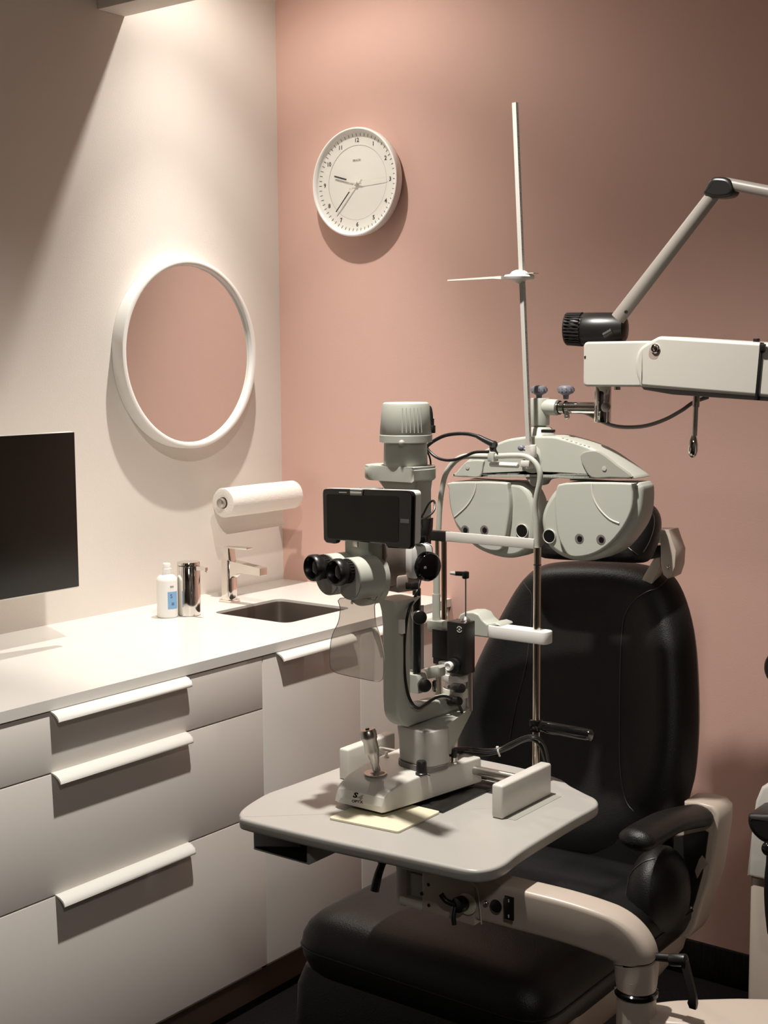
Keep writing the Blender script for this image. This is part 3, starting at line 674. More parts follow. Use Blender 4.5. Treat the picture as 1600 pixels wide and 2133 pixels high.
# lamp tower
def pt(px, py, y=-1.195): return U(px, py, 'y', y)
lc = pt(846, 1000); tx_, ty_ = lc.x, -1.195
zz = lambda py: U(846, py, 'y', -1.195).z
lw = sl('lamp_tower', MB().loft([orr(tx_+.004, ty_, .034, .026, .006, zz(1150)), orr(tx_+.004, ty_, .034, .026, .006, zz(1022)), orr(tx_+.004, ty_, .034, .026, .006, zz(1019)), orr(tx_-.003, ty_, .044, .030, .012, zz(997))]), 'grey', angle=30)
pl = []
for px, py in ((769, 970), (776, 965), (800, 962), (886, 962)): pass
def plate_loop(z, ins=0):
    xl, xr = pt(770, 975).x+ins, pt(886, 975).x-ins
    pts = [V((xl+.002, ty_-.012, 0)), V((xl+.012, ty_-.028, 0)), V((xl+.035, ty_-.036, 0)), V((xr-.006, ty_-.036, 0)), V((xr, ty_-.03, 0)), V((xr, ty_+.032, 0)), V((xl+.03, ty_+.034, 0)), V((xl+.004, ty_+.018, 0))]
    return [V((p.x, p.y, z)) for p in catmull(pts, 4, True)]
sl('platform', MB().loft([plate_loop(zz(1000), .004), plate_loop(zz(996)), plate_loop(zz(976)), plate_loop(zz(975), .001), plate_loop(zz(970), .001), plate_loop(zz(969), .004)]), 'greywhite', lw, angle=40)
lh = sl('lamp_body', MB().lathe((tx_-.001, ty_, zz(971)), (0, 0, 1), [(.0375, 0), (.039, .003), (.0385, .02), (.038, zz(918)-zz(971))], 44), 'greywhite', lw)
zc = zz(921)
sl('lamp_cap', MB().lathe((tx_, ty_, zc), (0, 0, 1), [(.044, 0), (.0465, .001), (.0465, .013), (.0455, .014), (.0455, .015), (.046, .016), (.0420, zz(845)-zc), (.0405, zz(840)-zc), (.037, zz(838)-zc), (0, zz(837)-zc)], 56), 'greywhite', lw)
mb = MB()
for k in range(6):
    a = math.radians(-62+k*9); e0 = V((math.cos(a), math.sin(a), 0))
    mb.cyl(V((tx_, ty_, zc+.018))+e0*.0452, V((tx_, ty_, zz(848)))+e0*.0418, .0011, seg=8)
sl('cooling_rib', mb, 'greywhite', lw)
q = V((tx_, ty_, zc+.001))+V((.45, -.89, 0)).normalized()*.0455
sl('cap_screw', MB().sph(q, .0055), 'grey', lw)
# microscope head (axes: backwards b, right u, up z)
nb = V((.259, .966, 0)); uu = V((.966, -.259, 0)); E0 = V((1.3284, -1.42, 1.2203)); A1 = math.atan2(-.259, .966)
def S(s_, u_, z_=0): return E0+nb*s_+uu*u_+V((0, 0, z_))
hd = sl('microscope_head', MB().cbox(S(.128, .002, .012), (.072, .056, .094), .006, rz=A1).cbox(S(.150, .012, -.032), (.06, .05, .03), .006, rz=A1), 'rosy')
sl('beam_splitter', MB().cbox(S(.086, .0, .040), (.068, .034, .100), .006, rz=A1), 'greywhite', hd)
sl('splitter_strip', MB().cbox(S(.0685, .0, .058), (.014, .0025, .05), .0008, rz=A1).cyl(S(.068, 0, .048), S(.0665, 0, .048), .003), 'steel', hd)
fl = sl('binocular_flange', MB().lathe(S(.072, 0, -.020), nb, [(.030, 0), (.046, .001), (.048, .004), (.048, .010), (.0465, .0105), (.0465, .012), (.048, .0125), (.048, .018), (.0465, .019), (.0465, .0205), (.047, .021), (.047, .034), (.040, .036), (0, .036)], 56), 'greywhite', hd)
for s1 in (-1, 1):
    po = sl('binocular_pod', MB().lathe(S(.030, s1*.030, -.014), nb, [(.0, 0), (.032, .0), (.0345, .001), (.0350, .003), (.0350, .052), (0, .052)], 48), 'greywhite', hd)
    sl('pod_face', MB().lathe(S(.0297, s1*.030, -.014), nb, [(0, 0), (.0335, .0), (.0335, .0006), (0, .0006)], 48), 'grey', po)
    c = S(0, s1*.0325, 0)
    ep = sl('eyepiece', MB().lathe(c, nb, [(0, .009), (.0150, .008), (.0172, .0008), (.0200, -.0015), (.0222, .001), (.0228, .006), (.0222, .014), (.0190, .018), (.0182, .020)], 40).lathe(c+nb*.019, nb, [(.0180, 0), (.0195, .001), (.0195, .010), (.0180, .0115), (.0180, .014), (0, .0141)], 40), 'black', hd)
    mb = MB()
    for k in range(26):
        a = 2*math.pi*k/26; ee = uu*math.cos(a)+V((0, 0, math.sin(a)))
        mb.cyl(c+nb*.0205+ee*.0195, c+nb*.0285+ee*.0195, .0011, seg=6)
    sl('knurled_ring', mb, 'black', ep)
    sl('lens', MB().lathe(c, nb, [(0, .0045), (.006, .005), (.011, .0062), (.0148, .0082)], 40), 'gloss', ep)
sl('shield_hook', MB().tube([S(.062, .0, -.048), S(.060, .0, -.055), S(.0600, .002, -.062), S(.0600, -.002, -.062), S(.060, 0, -.056)], .0008, 8).cyl(S(.058, 0, -.049), S(.068, 0, -.049), .005), 'steel', hd)
# magnification housing and oval knob on the right side
mg = sl('magnification_housing', MB().cbox(S(.172, .036, .004), (.034, .052, .058), .008, rz=A1), 'white', hd)
q = S(.178, .052, -.004); kn = V((.93, -.36, 0)).normalized()
sl('magnification_knob', MB().lathe(q, kn, [(.0, -.012), (.024, -.010), (.0255, -.004), (.025, .010), (.022, .014), (.012, .016), (0, .016)], 44), 'gloss', mg)
sl('knob_mark', MB().text('10', q+kn*.0164+V((-.004, -.012, 0)), (.36, .93, 0), (0, 0, 1), .006, depth=.0003), 'ivory', mg, flat=True)
sl('filter_lever', MB().cbox(S(.150, .040, -.036), (.052, .014, .012), .002, rz=A1-.25, ry=-.1), 'black', hd)
sl('fixation_clip', MB().cbox(S(.165, .045, .043), (.04, .02, .012), .003, rz=A1), 'gloss', hd)
# clear breath shield hanging below the eyepieces
sh = [(709, 1246), (709, 1268), (705, 1295), (693, 1321), (688, 1347), (687, 1383), (693, 1397), (709, 1404), (745, 1412), (780, 1419), (793, 1418), (799, 1406), (799, 1362), (789, 1317), (782, 1295), (780, 1262), (779, 1250)]
sp_ = S(.060, 0, 0)
sc = catmull([UP(a, b, sp_, nb) for a, b in sh], 3, True)
sl('breath_shield', MB().prism(sc, nb*.0015, 0), 'shield')
sl('shield_rim', MB().tube(sc, .0006, 6, smooth=False, closed=True), 'rosy')
# chin rest frame
fy2 = -1.03
fr = sl('chin_rest_frame', MB().tube(US([(914, 1103), (916, 1061), (920, 1025), (928, 989), (942, 967), (960, 953), (982, 950), (1024, 950.5), (1069, 949), (1095, 951), (1113, 962), (1124, 981), (1124.7, 1003), (1118, 1034), (1115, 1061), (1117, 1098), (1118, 1141)], 'y', fy2), .0052, 14, n=5), 'greywhite')
b0, b1 = U(932, 1117, 'y', fy2), U(1116, 1128, 'y', fy2)
sl('cross_bar', MB().box(b0.x, b1.x, fy2-.007, fy2-.002, b0.z-.009, b0.z+.0095, .001), 'ivory', fr)
q0, q1 = U(877, 1117, 'y', fy2), U(933, 1117, 'y', fy2)
sl('bar_clamp', MB().box(q0.x, q1.x, fy2-.009, fy2+.008, b0.z-.0095, b0.z+.009, .001), 'black', fr)
q0, q1 = U(1029, 966, 'y', fy2), U(1087, 966, 'y', fy2)
sl('forehead_rest', MB().cyl(q0-V((0, .012, 0)), V((q1.x, fy2-.012, q0.z)), .0048, bev=.001), 'white', fr)
q0 = U(1027, 951, 'y', fy2)
sl('clamp_block', MB().cbox(q0, (.0135, .018, .018), .002), 'greywhite', fr)
q0 = U(1097, 966, 'y', fy2); sl('corner_block', MB().cbox(q0, (.018, .014, .012), .002), 'ivory', fr)
sl('fixation_joint', MB().sph(U(1029, 926, 'y', fy2), .0072).lathe(U(1027, 942, 'y', fy2), (0, 0, 1), [(.0035, 0), (.006, .003), (.007, .012), (0, .014)], 20), 'black', fr)
gp = US([(888, 931), (903, 919), (925, 908), (950, 903.5), (975, 904), (995, 909)], 'y', fy2-.03) 
sl('gooseneck', MB().tube(gp, .0034, 10).tube(US([(995, 909), (1012, 918), (1029, 926)], 'y', fy2-.03), lambda k: .0042+.002*k, 12), 'black', fr)
sl('cable', MB().tube(US([(888, 931), (897, 943), (912, 954), (930, 958.5), (950, 957), (970, 950), (990, 942), (1018, 941)], 'y', fy2-.03), .0028, 10), 'black', fr)
sl('cable', MB().tube(US([(888, 938), (895, 952), (897, 970), (890, 995), (872, 1022)], 'y', -1.15), .0016, 8), 'black', fr)
sl('cable', MB().tube(US([(1031, 932), (1034, 940), (1037, 947)], 'y', fy2-.012), .0014, 8), 'black', fr)
# posts
def post(px, p0, p1, r, mat, name='post', y=fy2): 
    x = U(px, (p0+p1)/2, 'y', y).x; z0, z1 = U(px, p1, 'y', y).z, U(px, p0, 'y', y).z
    return sl(name, MB().cyl((x, y, z0), (x, y, z1), r), mat, fr)
xr = U(1118, 1400, 'y', fy2).x
pr_ = sl('post', MB().cyl((xr, fy2, TZ), (xr, fy2, U(1118, 1140, 'y', fy2).z), .0068), 'steel2' if 'steel2' in M else 'chrome', fr)
sl('post_ring', MB().cyl((xr, fy2, U(1118, 1177, 'y', fy2).z), (xr, fy2, U(1118, 1175, 'y', fy2).z), .0073), 'black', pr_)
xl = U(911, 1300, 'y', fy2).x
sl('post', MB().cyl((xl, fy2, TZ), (xl, fy2, U(911, 1112, 'y', fy2).z), .0042), 'steel2' if 'steel2' in M else 'chrome', fr)
post(925, 1128, 1290, .0052, 'bronze' if 'bronze' in M else 'steel', 'side_rod', fy2-.012)
post(909.5, 1192, 1238, .0064, 'greywhite', 'height_sleeve'); post(909, 1237, 1292, .0078, 'greywhite', 'height_sleeve')
q0 = U(898, 1300, 'y', fy2); q1 = U(932, 1300, 'y', fy2); z0, z1 = U(915, 1315, 'y', fy2).z, U(915, 1292, 'y', fy2).z
sl('sleeve_collar', MB().box(q0.x, q1.x, fy2-.014, fy2+.01, z0, z1, .002), 'greywhite', fr)
sl('lower_post', MB().cyl((xl+.001, fy2, TZ), (xl+.001, fy2, z0), .0065), 'steel', fr)
# chin cup and its bracket
cbk = sl('chin_rest_bracket', MB().prism(fillet([U(1012, 1315, 'y', fy2-.016)*1 for _ in (0,)]+[V((U(1137, 1315, 'y', fy2-.016).x, fy2-.016, U(1012, 1315, 'y', fy2-.016).z)), V((U(1137, 1315, 'y', fy2-.016).x, fy2+.016, U(1012, 1315, 'y', fy2-.016).z)), V((U(1012, 1315, 'y', fy2-.016).x, fy2+.016, U(1012, 1315, 'y', fy2-.016).z))], .013), (0, 0, .023), .002), 'white', fr)
zc_ = U(1012, 1315, 'y', fy2-.016).z
for v in cbk.data.vertices: v.co.z -= .0115
cu = [(948, 1310), (953, 1290), (958, 1280), (968, 1275), (985, 1275), (997, 1280), (1004, 1291), (1014, 1300), (1030, 1297), (1041, 1301), (1043, 1305), (1030, 1307), (1020, 1310), (1018, 1329), (985, 1325), (955, 1322)]
sl('chin_cup', MB().prism(US(cu, 'y', fy2-.012), (0, .045, 0), .003, 3), 'greywhite', fr, angle=50)
# grip
h0 = U(1115, 1511, 'y', fy2); h1 = U(1233, 1522, 'y', fy2)
sl('hand_grip', MB().cbox(V((h0.x+.002, fy2, h0.z)), (.019, .020, .022), .002).lathe(V((h0.x+.008, fy2, h0.z)), V((1, 0, -.003)), [(.008, 0), (.0105, .008), (.0112, .02), (.0112, h1.x-h0.x-.014), (.0102, h1.x-h0.x-.010), (0, h1.x-h0.x-.009)], 32), 'gloss', fr)
# tonometer
ty2 = -1.145
a0, a1 = U(931, 1294, 'y', ty2), U(968.5, 1296, 'y', ty2); zb2 = U(968, 1407, 'y', ty2).z
dy = .033
tn = sl('tonometer', MB().box(a0.x, a1.x, ty2, ty2+dy, zb2, a0.z, .0012), 'black')
rd = V((math.cos(math.radians(0)), 0, 0))
kc = U(941, 1386, 'y', ty2)
dl = sl('dial', MB().cyl(kc+V((.006, 0, .001)), kc+V((.006, -.006, .001)), .0135, bev=.001), 'black', tn)
sl('dial_knob', MB().lathe(kc+V((0, -.005, 0)), (0, -1, 0), [(.008, 0), (.0085, .001), (.0085, .007), (.007, .0085), (.0055, .0085), (.0050, .0075), (0, .0075)], 28), 'white', dl)
em = U(957, 1311, 'y', ty2-.0003); mb = MB()
for a0_ in (20, 200):
    for k in range(14):
        a = math.radians(a0_+k*10.5); b_ = math.radians(a0_+(k+1)*10.5); P_ = [em+V((math.cos(t_)*r_, 0, math.sin(t_)*r_)) for t_, r_ in ((a, .0042), (b_, .0042), (b_, .0058), (a, .0058))]
        mb.loft([P_, [p+V((0, -.0003, 0)) for p in P_]])
mb.cyl(em, em+V((0, -.0003, 0)), .0018)
sl('emblem', mb, 'ivory', tn, flat=True)
rx = U(970, 1289, 'y', ty2+.018); rt = U(969, 1200, 'y', ty2+.018)
sl('probe_rod', MB().cyl((rx.x, ty2+.018, rx.z-.003), (rx.x, ty2+.018, rt.z), .0014).lathe((rx.x, ty2+.018, rx.z-.004), (0, 0, 1), [(.009, 0), (.008, .003), (.003, .008), (0, .009)]), 'steel', tn)
ph = sl('probe_holder', MB().cbox(V((rx.x, ty2+.018, rt.z+.002)), (.010, .012, .014), .003).cyl(V((rx.x, ty2+.018, rt.z+.004)), V((rx.x-.018, ty2+.012, rt.z+.004)), .0045, .004), 'gloss', tn)
sl('probe_tip', MB().cyl(V((rx.x-.017, ty2+.012, rt.z+.004)), V((rx.x-.027, ty2+.009, rt.z+.0042)), .0038, .0026), 'grey', tn)
b0, b1 = U(900, 1345, 'y', -1.10), U(934, 1345, 'y', -1.10)
bb = sl('tonometer_bracket', MB().box(b0.x, b1.x, -1.10, -1.075, U(915, 1372, 'y', -1.10).z, U(915, 1312, 'y', -1.10).z, .001).box(b0.x+.002, b1.x, -1.10, -1.075, U(915, 1384, 'y', -1.10).z, U(915, 1372, 'y', -1.10).z, .001), 'black', tn)
c_ = U(925, 1385, 'y', -1.12); sl('mounting_disc', MB().cyl(c_-V((0, 0, .004)), c_+V((0, 0, .001)), .010, bev=.001).cyl(c_+V((0, 0, .002)), c_+V((0, 0, .006)), .010, bev=.001), 'ivory', tn)
# cables
sl('arm_cable', MB().tube([U(a, b, 'y', y) for a, b, y in [(872, 1150, -1.22), (876, 1200, -1.22), (866, 1240, -1.245), (852, 1270, -1.27), (845, 1310, -1.275), (842, 1360, -1.275), (844, 1410, -1.275), (850, 1445, -1.27), (860, 1467, -1.265), (872, 1475, -1.25), (885, 1468, -1.23), (903, 1456, -1.20), (922, 1450, -1.18), (942, 1455, -1.165), (957, 1470, -1.15), (964, 1490, -1.14), (965, 1510, -1.13)]], .0026, 10, n=4), 'black')
sl('lamp_cable', MB().tube([U(a, b, 'y', -1.17) for a, b in [(886, 853), (889, 847), (896, 848), (899, 860), (900, 874)]], .0022, 8).cyl(U(900, 872, 'y', -1.17), U(900, 888, 'y', -1.17), .0038).cyl(U(900, 886, 'y', -1.17), U(900, 902, 'y', -1.17), .0062, bev=.001), 'black')
for i, off in enumerate(((0, 0), (3, 5), (-4, 10))):
    sl('power_cable', MB().tube([U(a+off[0]*k, b+off[1]*k, 'y', y) for a, b, y, k in [((925, 1580, -1.20, 0), (946, 1574, -1.18, 0), (946, 1574, -1.18, 0))[i], (928, 1568, -1.19, .3), (945, 1560, -1.16, .6), (975, 1559, -1.12, 1), (1010, 1562, -1.09, 1), (1040, 1560, -1.07, .7), (1065, 1548, -1.06, 1), (1092, 1536, -1.055, .8), (1112, 1533, -1.05, .8), (1128, 1543, -1.04, 1), (1136, 1565, -1.03, 1), (1142, 1600, -1.02, .6)]], .0028, 8, n=4), 'black')
q = U(1041, 1562, 'y', -1.07); sl('cable_tie', MB().tube([q+V((0, -.006, .008)), q+V((.002, -.009, 0)), q+V((.004, -.006, -.010))], .0018, 8).cbox(q+V((0, -.008, .006)), (.005, .004, .005), .001), 'white')

# ================================================================== TABLET on the slit lamp
tp = S(.052, .060, 0)
def TP(px, py, off=0): return UP(px, py, tp-nb*off, nb)
t = thing('tablet', 'small black tablet display with pale rim mounted above the slit lamp eyepieces', 'tablet', TP(765, 1075))
ol = [(672, 1026), (674, 1019), (682, 1017.5), (846, 1022), (855, 1024), (859.5, 1033), (857, 1140), (853, 1144), (806, 1141), (803, 1134), (703, 1125), (701, 1131), (696, 1133), (679, 1130.5), (674, 1124)]
front_ = fillet([TP(a, b) for a, b in ol], .003, 4)
tb = finish('back_case', MB().prism(fillet([TP(a, b, -.0085) for a, b in [(676, 1017), (862, 1022), (861, 1134), (677, 1125)]], .008), nb*.016, .002), M['white'], t)
cs = finish('bezel', MB().prism([p+nb*.008 for p in front_], -nb*.0085, .002), M['gloss'], t)
finish('screen', MB().prism(fillet([TP(a, b, .0009) for a, b in [(680, 1029), (831, 1034), (830, 1130), (682, 1121)]], .006), nb*.0006, 0), M['screen'], t)
finish('speaker_slot', MB().prism([TP(a, b, .001) for a, b in [(706, 1024.5), (722, 1025), (722, 1027), (706, 1026.5)]], nb*.0005, 0), M['ivory'], cs)
finish('port', MB().prism([TP(a, b, .001) for a, b in [(834, 1081), (852, 1082), (852, 1090), (834, 1089)]], nb*.0005, 0), M['knob'], cs)
q = TP(745, 1022, .0)
sl('tablet_clip', MB().prism([TP(a, b, .0035) for a, b in [(729, 1023), (753, 1024), (752, 1032.5), (729, 1031.5)]], nb*.003, .0006).prism([TP(a, b, .0035)+V((0, 0, .0005)) for a, b in [(729, 1019), (754, 1020), (753, 1024), (729, 1023)]], nb*.045, .0006), 'ivory')
sl('tablet_bracket', MB().cbox(S(.078, .030, .105), (.03, .03, .06), .004, rz=A1), 'dgrey')
tc_ = finish('tablet_cable', MB().tube([U(a, b, 'y', y) for a, b, y in [(858, 1085, -1.335), (872, 1083, -1.32), (888, 1078, -1.29), (903, 1065, -1.27), (906, 1050, -1.26), (902, 1043, -1.26), (893, 1050, -1.26), (884, 1067, -1.26), (878, 1080, -1.26), (880, 1100, -1.26)]], .0019, 8), M['black'], t)
sl('cable_bracket', MB().prism(US([(876, 1078), (894, 1080), (893, 1100), (887, 1148), (880, 1156), (873, 1150), (875, 1110)], 'y', -1.25), (0, .014, 0), .002), 'black')

# ================================================================== CARD on the table
cd_ = finish('plastic_plate', MB().prism(fillet([(1.339, -1.424, TZ+.0003), (1.474, -1.411, TZ+.0003), (1.473, -1.2885, TZ+.0003), (1.338, -1.2885, TZ+.0003)], .006), (0, 0, .004), .0008), M['cream'], loc=(1.4, -1.35, TZ))
tag(cd_, 'flat cream plastic plate lying on the tray table in front of the slit lamp base', 'plate')

def seam(name, objs, pts, parent, r=.0011, mat='leatherseam', n=4):
    P = onto(objs, [(p.x, p.y) for p in catmull([V((a, b, 0)) for a, b in pts], 4)], r*.2); P = [p for p in P if p is not None]
    if len(P) > 1: return finish(name, MB().tube(P, r, 6, smooth=False), M[mat], parent)

# ================================================================== EXAMINATION CHAIR
CH = thing('examination_chair', 'black leather examination chair with headrest and right armrest behind the slit lamp', 'chair', (1.37, -.85, 0))
def ring_rr(x0, x1, y0, y1, r, z, ins=0, n=7): return [V((p.x, p.y, z)) for p in fillet([(x0+ins, y0+ins, 0), (x1-ins, y0+ins, 0), (x1-ins, y1-ins, 0), (x0+ins, y1-ins, 0)], max(.01, r-ins*.5), n)]
sx = (1.105, 1.655, -1.262, -.60)
seat = finish('seat_cushion', MB().loft([ring_rr(*sx, .07, z, i) for z, i in ((.40, .03), (.42, .012), (.445, .002), (.465, 0), (.485, .003), (.503, .012), (.516, .026), (.524, .045), (.528, .08), (.529, .14))]), M['leather'], CH, angle=70)
finish('seat_piping', MB().tube([p for p in ring_rr(*sx, .07, .462, -.0005)], .0022, 8, smooth=False, closed=True), M['leather'], seat)
finish('seat_pan', MB().loft([ring_rr(1.16, 1.63, -1.12, -.58, .05, z, i) for z, i in ((.22, .12), (.30, .05), (.36, .01), (.402, 0))]), M['beige'], CH)
finish('leg_rest', MB().loft([ring_rr(1.10+a, 1.63-a*.6, -1.235-b, -1.16, .03, z) for z, a, b in ((.06, .03, .02), (.09, .012, .03), (.25, .004, .028), (.38, .0, .012), (.415, .01, .0))]), M['leather'], CH, angle=60)
finish('foot_bar', MB().box(1.13, 1.60, -1.27, -1.16, .03, .062, .008), M['black'], CH)
finish('pedestal', MB().lathe((1.38, -.80, 0), (0, 0, 1), [(.27, 0), (.27, .02), (.25, .035), (.10, .05), (.075, .06), (.075, .30), (.10, .31)], 40), M['beige'], CH)
bp = V((1.34, -.655, .55)); bn = V((0, -.964, .266)).normalized()
bo = [(985, 1700), (952, 1610), (946, 1555), (952, 1490), (972, 1420), (1004, 1345), (1040, 1278), (1072, 1222), (1098, 1190), (1125, 1174), (1165, 1167), (1230, 1165), (1300, 1168), (1355, 1178), (1388, 1192), (1408, 1218), (1426, 1265), (1438, 1325), (1444, 1400), (1446, 1500), (1441, 1590), (1430, 1650), (1400, 1720), (1300, 1790), (1150, 1800), (1040, 1770)]
P = catmull([UP(a, b, bp-bn*.02, bn) for a, b in bo], 3, True)
cen = sum(P, V())/len(P)
prof = [(0, .0, 0), (.015, .012, 0), (.04, .026, 0), (.08, .042, 0), (.13, .052, 0), (.19, .056, 0), (.27, .052, 0), (.38, .044, 0), (.55, .040, 0), (.8, .040, 0), (.97, .040, 0)]
L = [[cen+(q-cen)*.88-bn*.065 for q in P], [cen+(q-cen)*.96-bn*.055 for q in P], [q-bn*.025 for q in P]]
for t_, h_, _ in prof: L.append([cen+(q-cen)*(1-t_)+bn*(h_-.02) for q in P])
back = finish('backrest', MB().loft(L), M['leather'], CH, angle=70)
seam('seam', [back], [(1400, 1196), (1372, 1224), (1350, 1232), (1325, 1248), (1305, 1275), (1296, 1315), (1292, 1400), (1291, 1500), (1292, 1600), (1303, 1665), (1320, 1690)], back)
seam('seam', [back], [(1087, 1207), (1098, 1224), (1108, 1243), (1106, 1300), (1095, 1390), (1075, 1470), (1062, 1540)], back)
finish('back_shell', MB().loft([[cen+(q-cen)*k-bn*d_ for q in P] for k, d_ in ((.90, .066), (.93, .075), (.85, .10), (.5, .115))]), M['beige'], CH)
finish('lower_back', MB().box(1.10, 1.60, -.655, -.50, .34, .60, .03, 3), M['leather'], CH)
b1_ = U(1358, 1870, 'y', -.78)
bol = finish('side_bolster', MB().sph(b1_+V((0, .03, 0)), (.056, .088, .094)), M['leather'], CH)
seam('seam', [bol], [(1364, 1788), (1340, 1796), (1318, 1815), (1305, 1842), (1304, 1868), (1312, 1890)], bol, r=.0016)
# headrest
hp = V((1.36, -.60, 1.2)); hn = V((0, -.985, .17)).normalized()
ho = [(1120, 1158), (1098, 1120), (1096, 1080), (1108, 1052), (1140, 1043), (1200, 1042), (1290, 1043), (1337, 1044), (1356, 1053), (1367, 1075), (1367, 1105), (1357, 1142), (1343, 1166), (1325, 1172), (1270, 1170), (1180, 1166)]
P = catmull([UP(a, b, hp, hn) for a, b in ho], 3, True); cen2 = sum(P, V())/len(P)
L = [[cen2+(q-cen2)*.85-hn*.045 for q in P], [cen2+(q-cen2)*.97-hn*.032 for q in P], [q-hn*.015 for q in P]]
for t_, h_ in ((0, 0), (.03, .013), (.08, .024), (.16, .031), (.28, .030), (.5, .022), (.8, .02), (.96, .02)): L.append([cen2+(q-cen2)*(1-t_)+hn*h_ for q in P])
hr = finish('headrest', MB().loft(L), M['leather'], CH, angle=70)
seam('seam', [hr], [(1338, 1058), (1350, 1062), (1362, 1075), (1362, 1100), (1352, 1130), (1340, 1150)], hr)
seam('seam', [hr], [(1302, 1131), (1312, 1143), (1324, 1152), (1330, 1157)], hr)
hy = -.53
mk = finish('headrest_bracket', MB().prism(US([(1362, 1103), (1393, 1104), (1400, 1125), (1408, 1147), (1406, 1180), (1399, 1201), (1390, 1206), (1381, 1198), (1376, 1175), (1375, 1128), (1362, 1122)], 'y', hy), (0, .05, 0), .003), M['beige'], CH)
finish('headrest_pivot', MB().prism(US([(1352, 1138), (1376, 1136), (1377, 1160), (1352, 1166)], 'y', hy+.01), (0, .03, 0), .002), M['black'], mk)
finish('headrest_stem', MB().prism(US([(1340, 1200), (1364, 1158), (1377, 1160), (1377, 1175), (1352, 1230), (1330, 1225)], 'y', hy+.015), (0, .03, 0), .003), M['beige'], mk)
finish('headrest_link', MB().prism(US([(1356, 1112), (1374, 1113), (1374, 1132), (1356, 1130)], 'y', hy-.004), (0, .03, 0), .003), M['ivory'], mk)
q = U(1394, 1181, 'y', hy); finish('pivot_screw', MB().sph(q, .005), M['chrome'], mk)
# right armrest
xa = 1.662
AR = finish('armrest_support', MB().prism(US([(1424, 1670), (1450, 1670), (1484, 1679), (1497, 1693), (1497, 1720), (1489, 1775), (1480, 1830), (1463, 1882), (1449, 1930), (1437, 1951), (1424, 1955), (1387, 1946), (1402, 1900), (1412, 1830), (1416, 1745), (1400, 1742), (1380, 1757), (1362, 1775), (1352, 1772), (1370, 1748), (1400, 1728), (1424, 1716)], 'y', -.66), (0, .075, 0), .006, 3), M['beige'], CH, angle=50)
finish('recess', MB().prism(US([(1404, 1744), (1468, 1731), (1475, 1735), (1468, 1790), (1462, 1824), (1449, 1872), (1438, 1906), (1420, 1902), (1400, 1900), (1398, 1860)], 'y', -.664), (0, .006, 0), .001), M['black'], AR)
finish('latch_plate', MB().prism(US([(1462, 1782), (1474, 1800), (1462, 1812), (1452, 1830), (1447, 1815), (1456, 1790)], 'y', -.667), (0, .004, 0), .001), M['rosy'], AR)
q = U(1439, 1890, 'y', -.667); finish('screw_head', MB().sph(q, .003), M['chrome'], AR)
pc = [U(1316, 1757, 'x', xa-.0), U(1333, 1745, 'x', xa), U(1360, 1729, 'x', xa), U(1395, 1712, 'x', xa), U(1435, 1702, 'x', xa), U(1470, 1697, 'x', xa+.01)]
def esc(n=16): return [(math.cos(2*math.pi*k/n), math.sin(2*math.pi*k/n)) for k in range(n)]
def kk(t_):
    e0 = min(1, (t_/.13)**.5 if t_ < .13 else 1); e1 = min(1, ((1-t_)/.1)**.5 if t_ > .9 else 1)
    return (.036*max(.15, e0*e1), .0215*max(.15, e0*e1))
finish('armrest_pad', MB().sweep(pc, esc(18), n=8, scale=kk), M['leather'], CH, angle=70)

# ================================================================== PHOROPTER
PY = -.86
PH = thing('phoropter', 'grey phoropter with two rounded lens housings hanging from the white arm', 'phoropter', U(1130, 1000, 'y', -.83))
ph_ = lambda n, mb, mat, par=None, **k: finish(n, mb, M[mat], par or PH, **k)
def smooth_px(pts, y, n=3): return catmull(US(pts, 'y', y), n, True)
rb = [(1183, 1004.5), (1255, 1004.6), (1322, 1005), (1333, 1010), (1337.5, 1020), (1337, 1054), (1332, 1080), (1319, 1106), (1290, 1142), (1257, 1161), (1225, 1169), (1192, 1168), (1160, 1155), (1137, 1132), (1128, 1100), (1127.5, 1073), (1140, 1041), (1160, 1016)]
lb_ = [(940, 1003.5), (1000, 1003.6), (1072, 1003.6), (1095, 1015), (1108, 1036), (1114, 1062), (1114, 1100), (1108, 1136), (1084, 1158), (1053, 1163), (1017, 1155), (984.5, 1138), (953.6, 1106), (942, 1083), (934, 1054), (931.5, 1018)]
hu = {}
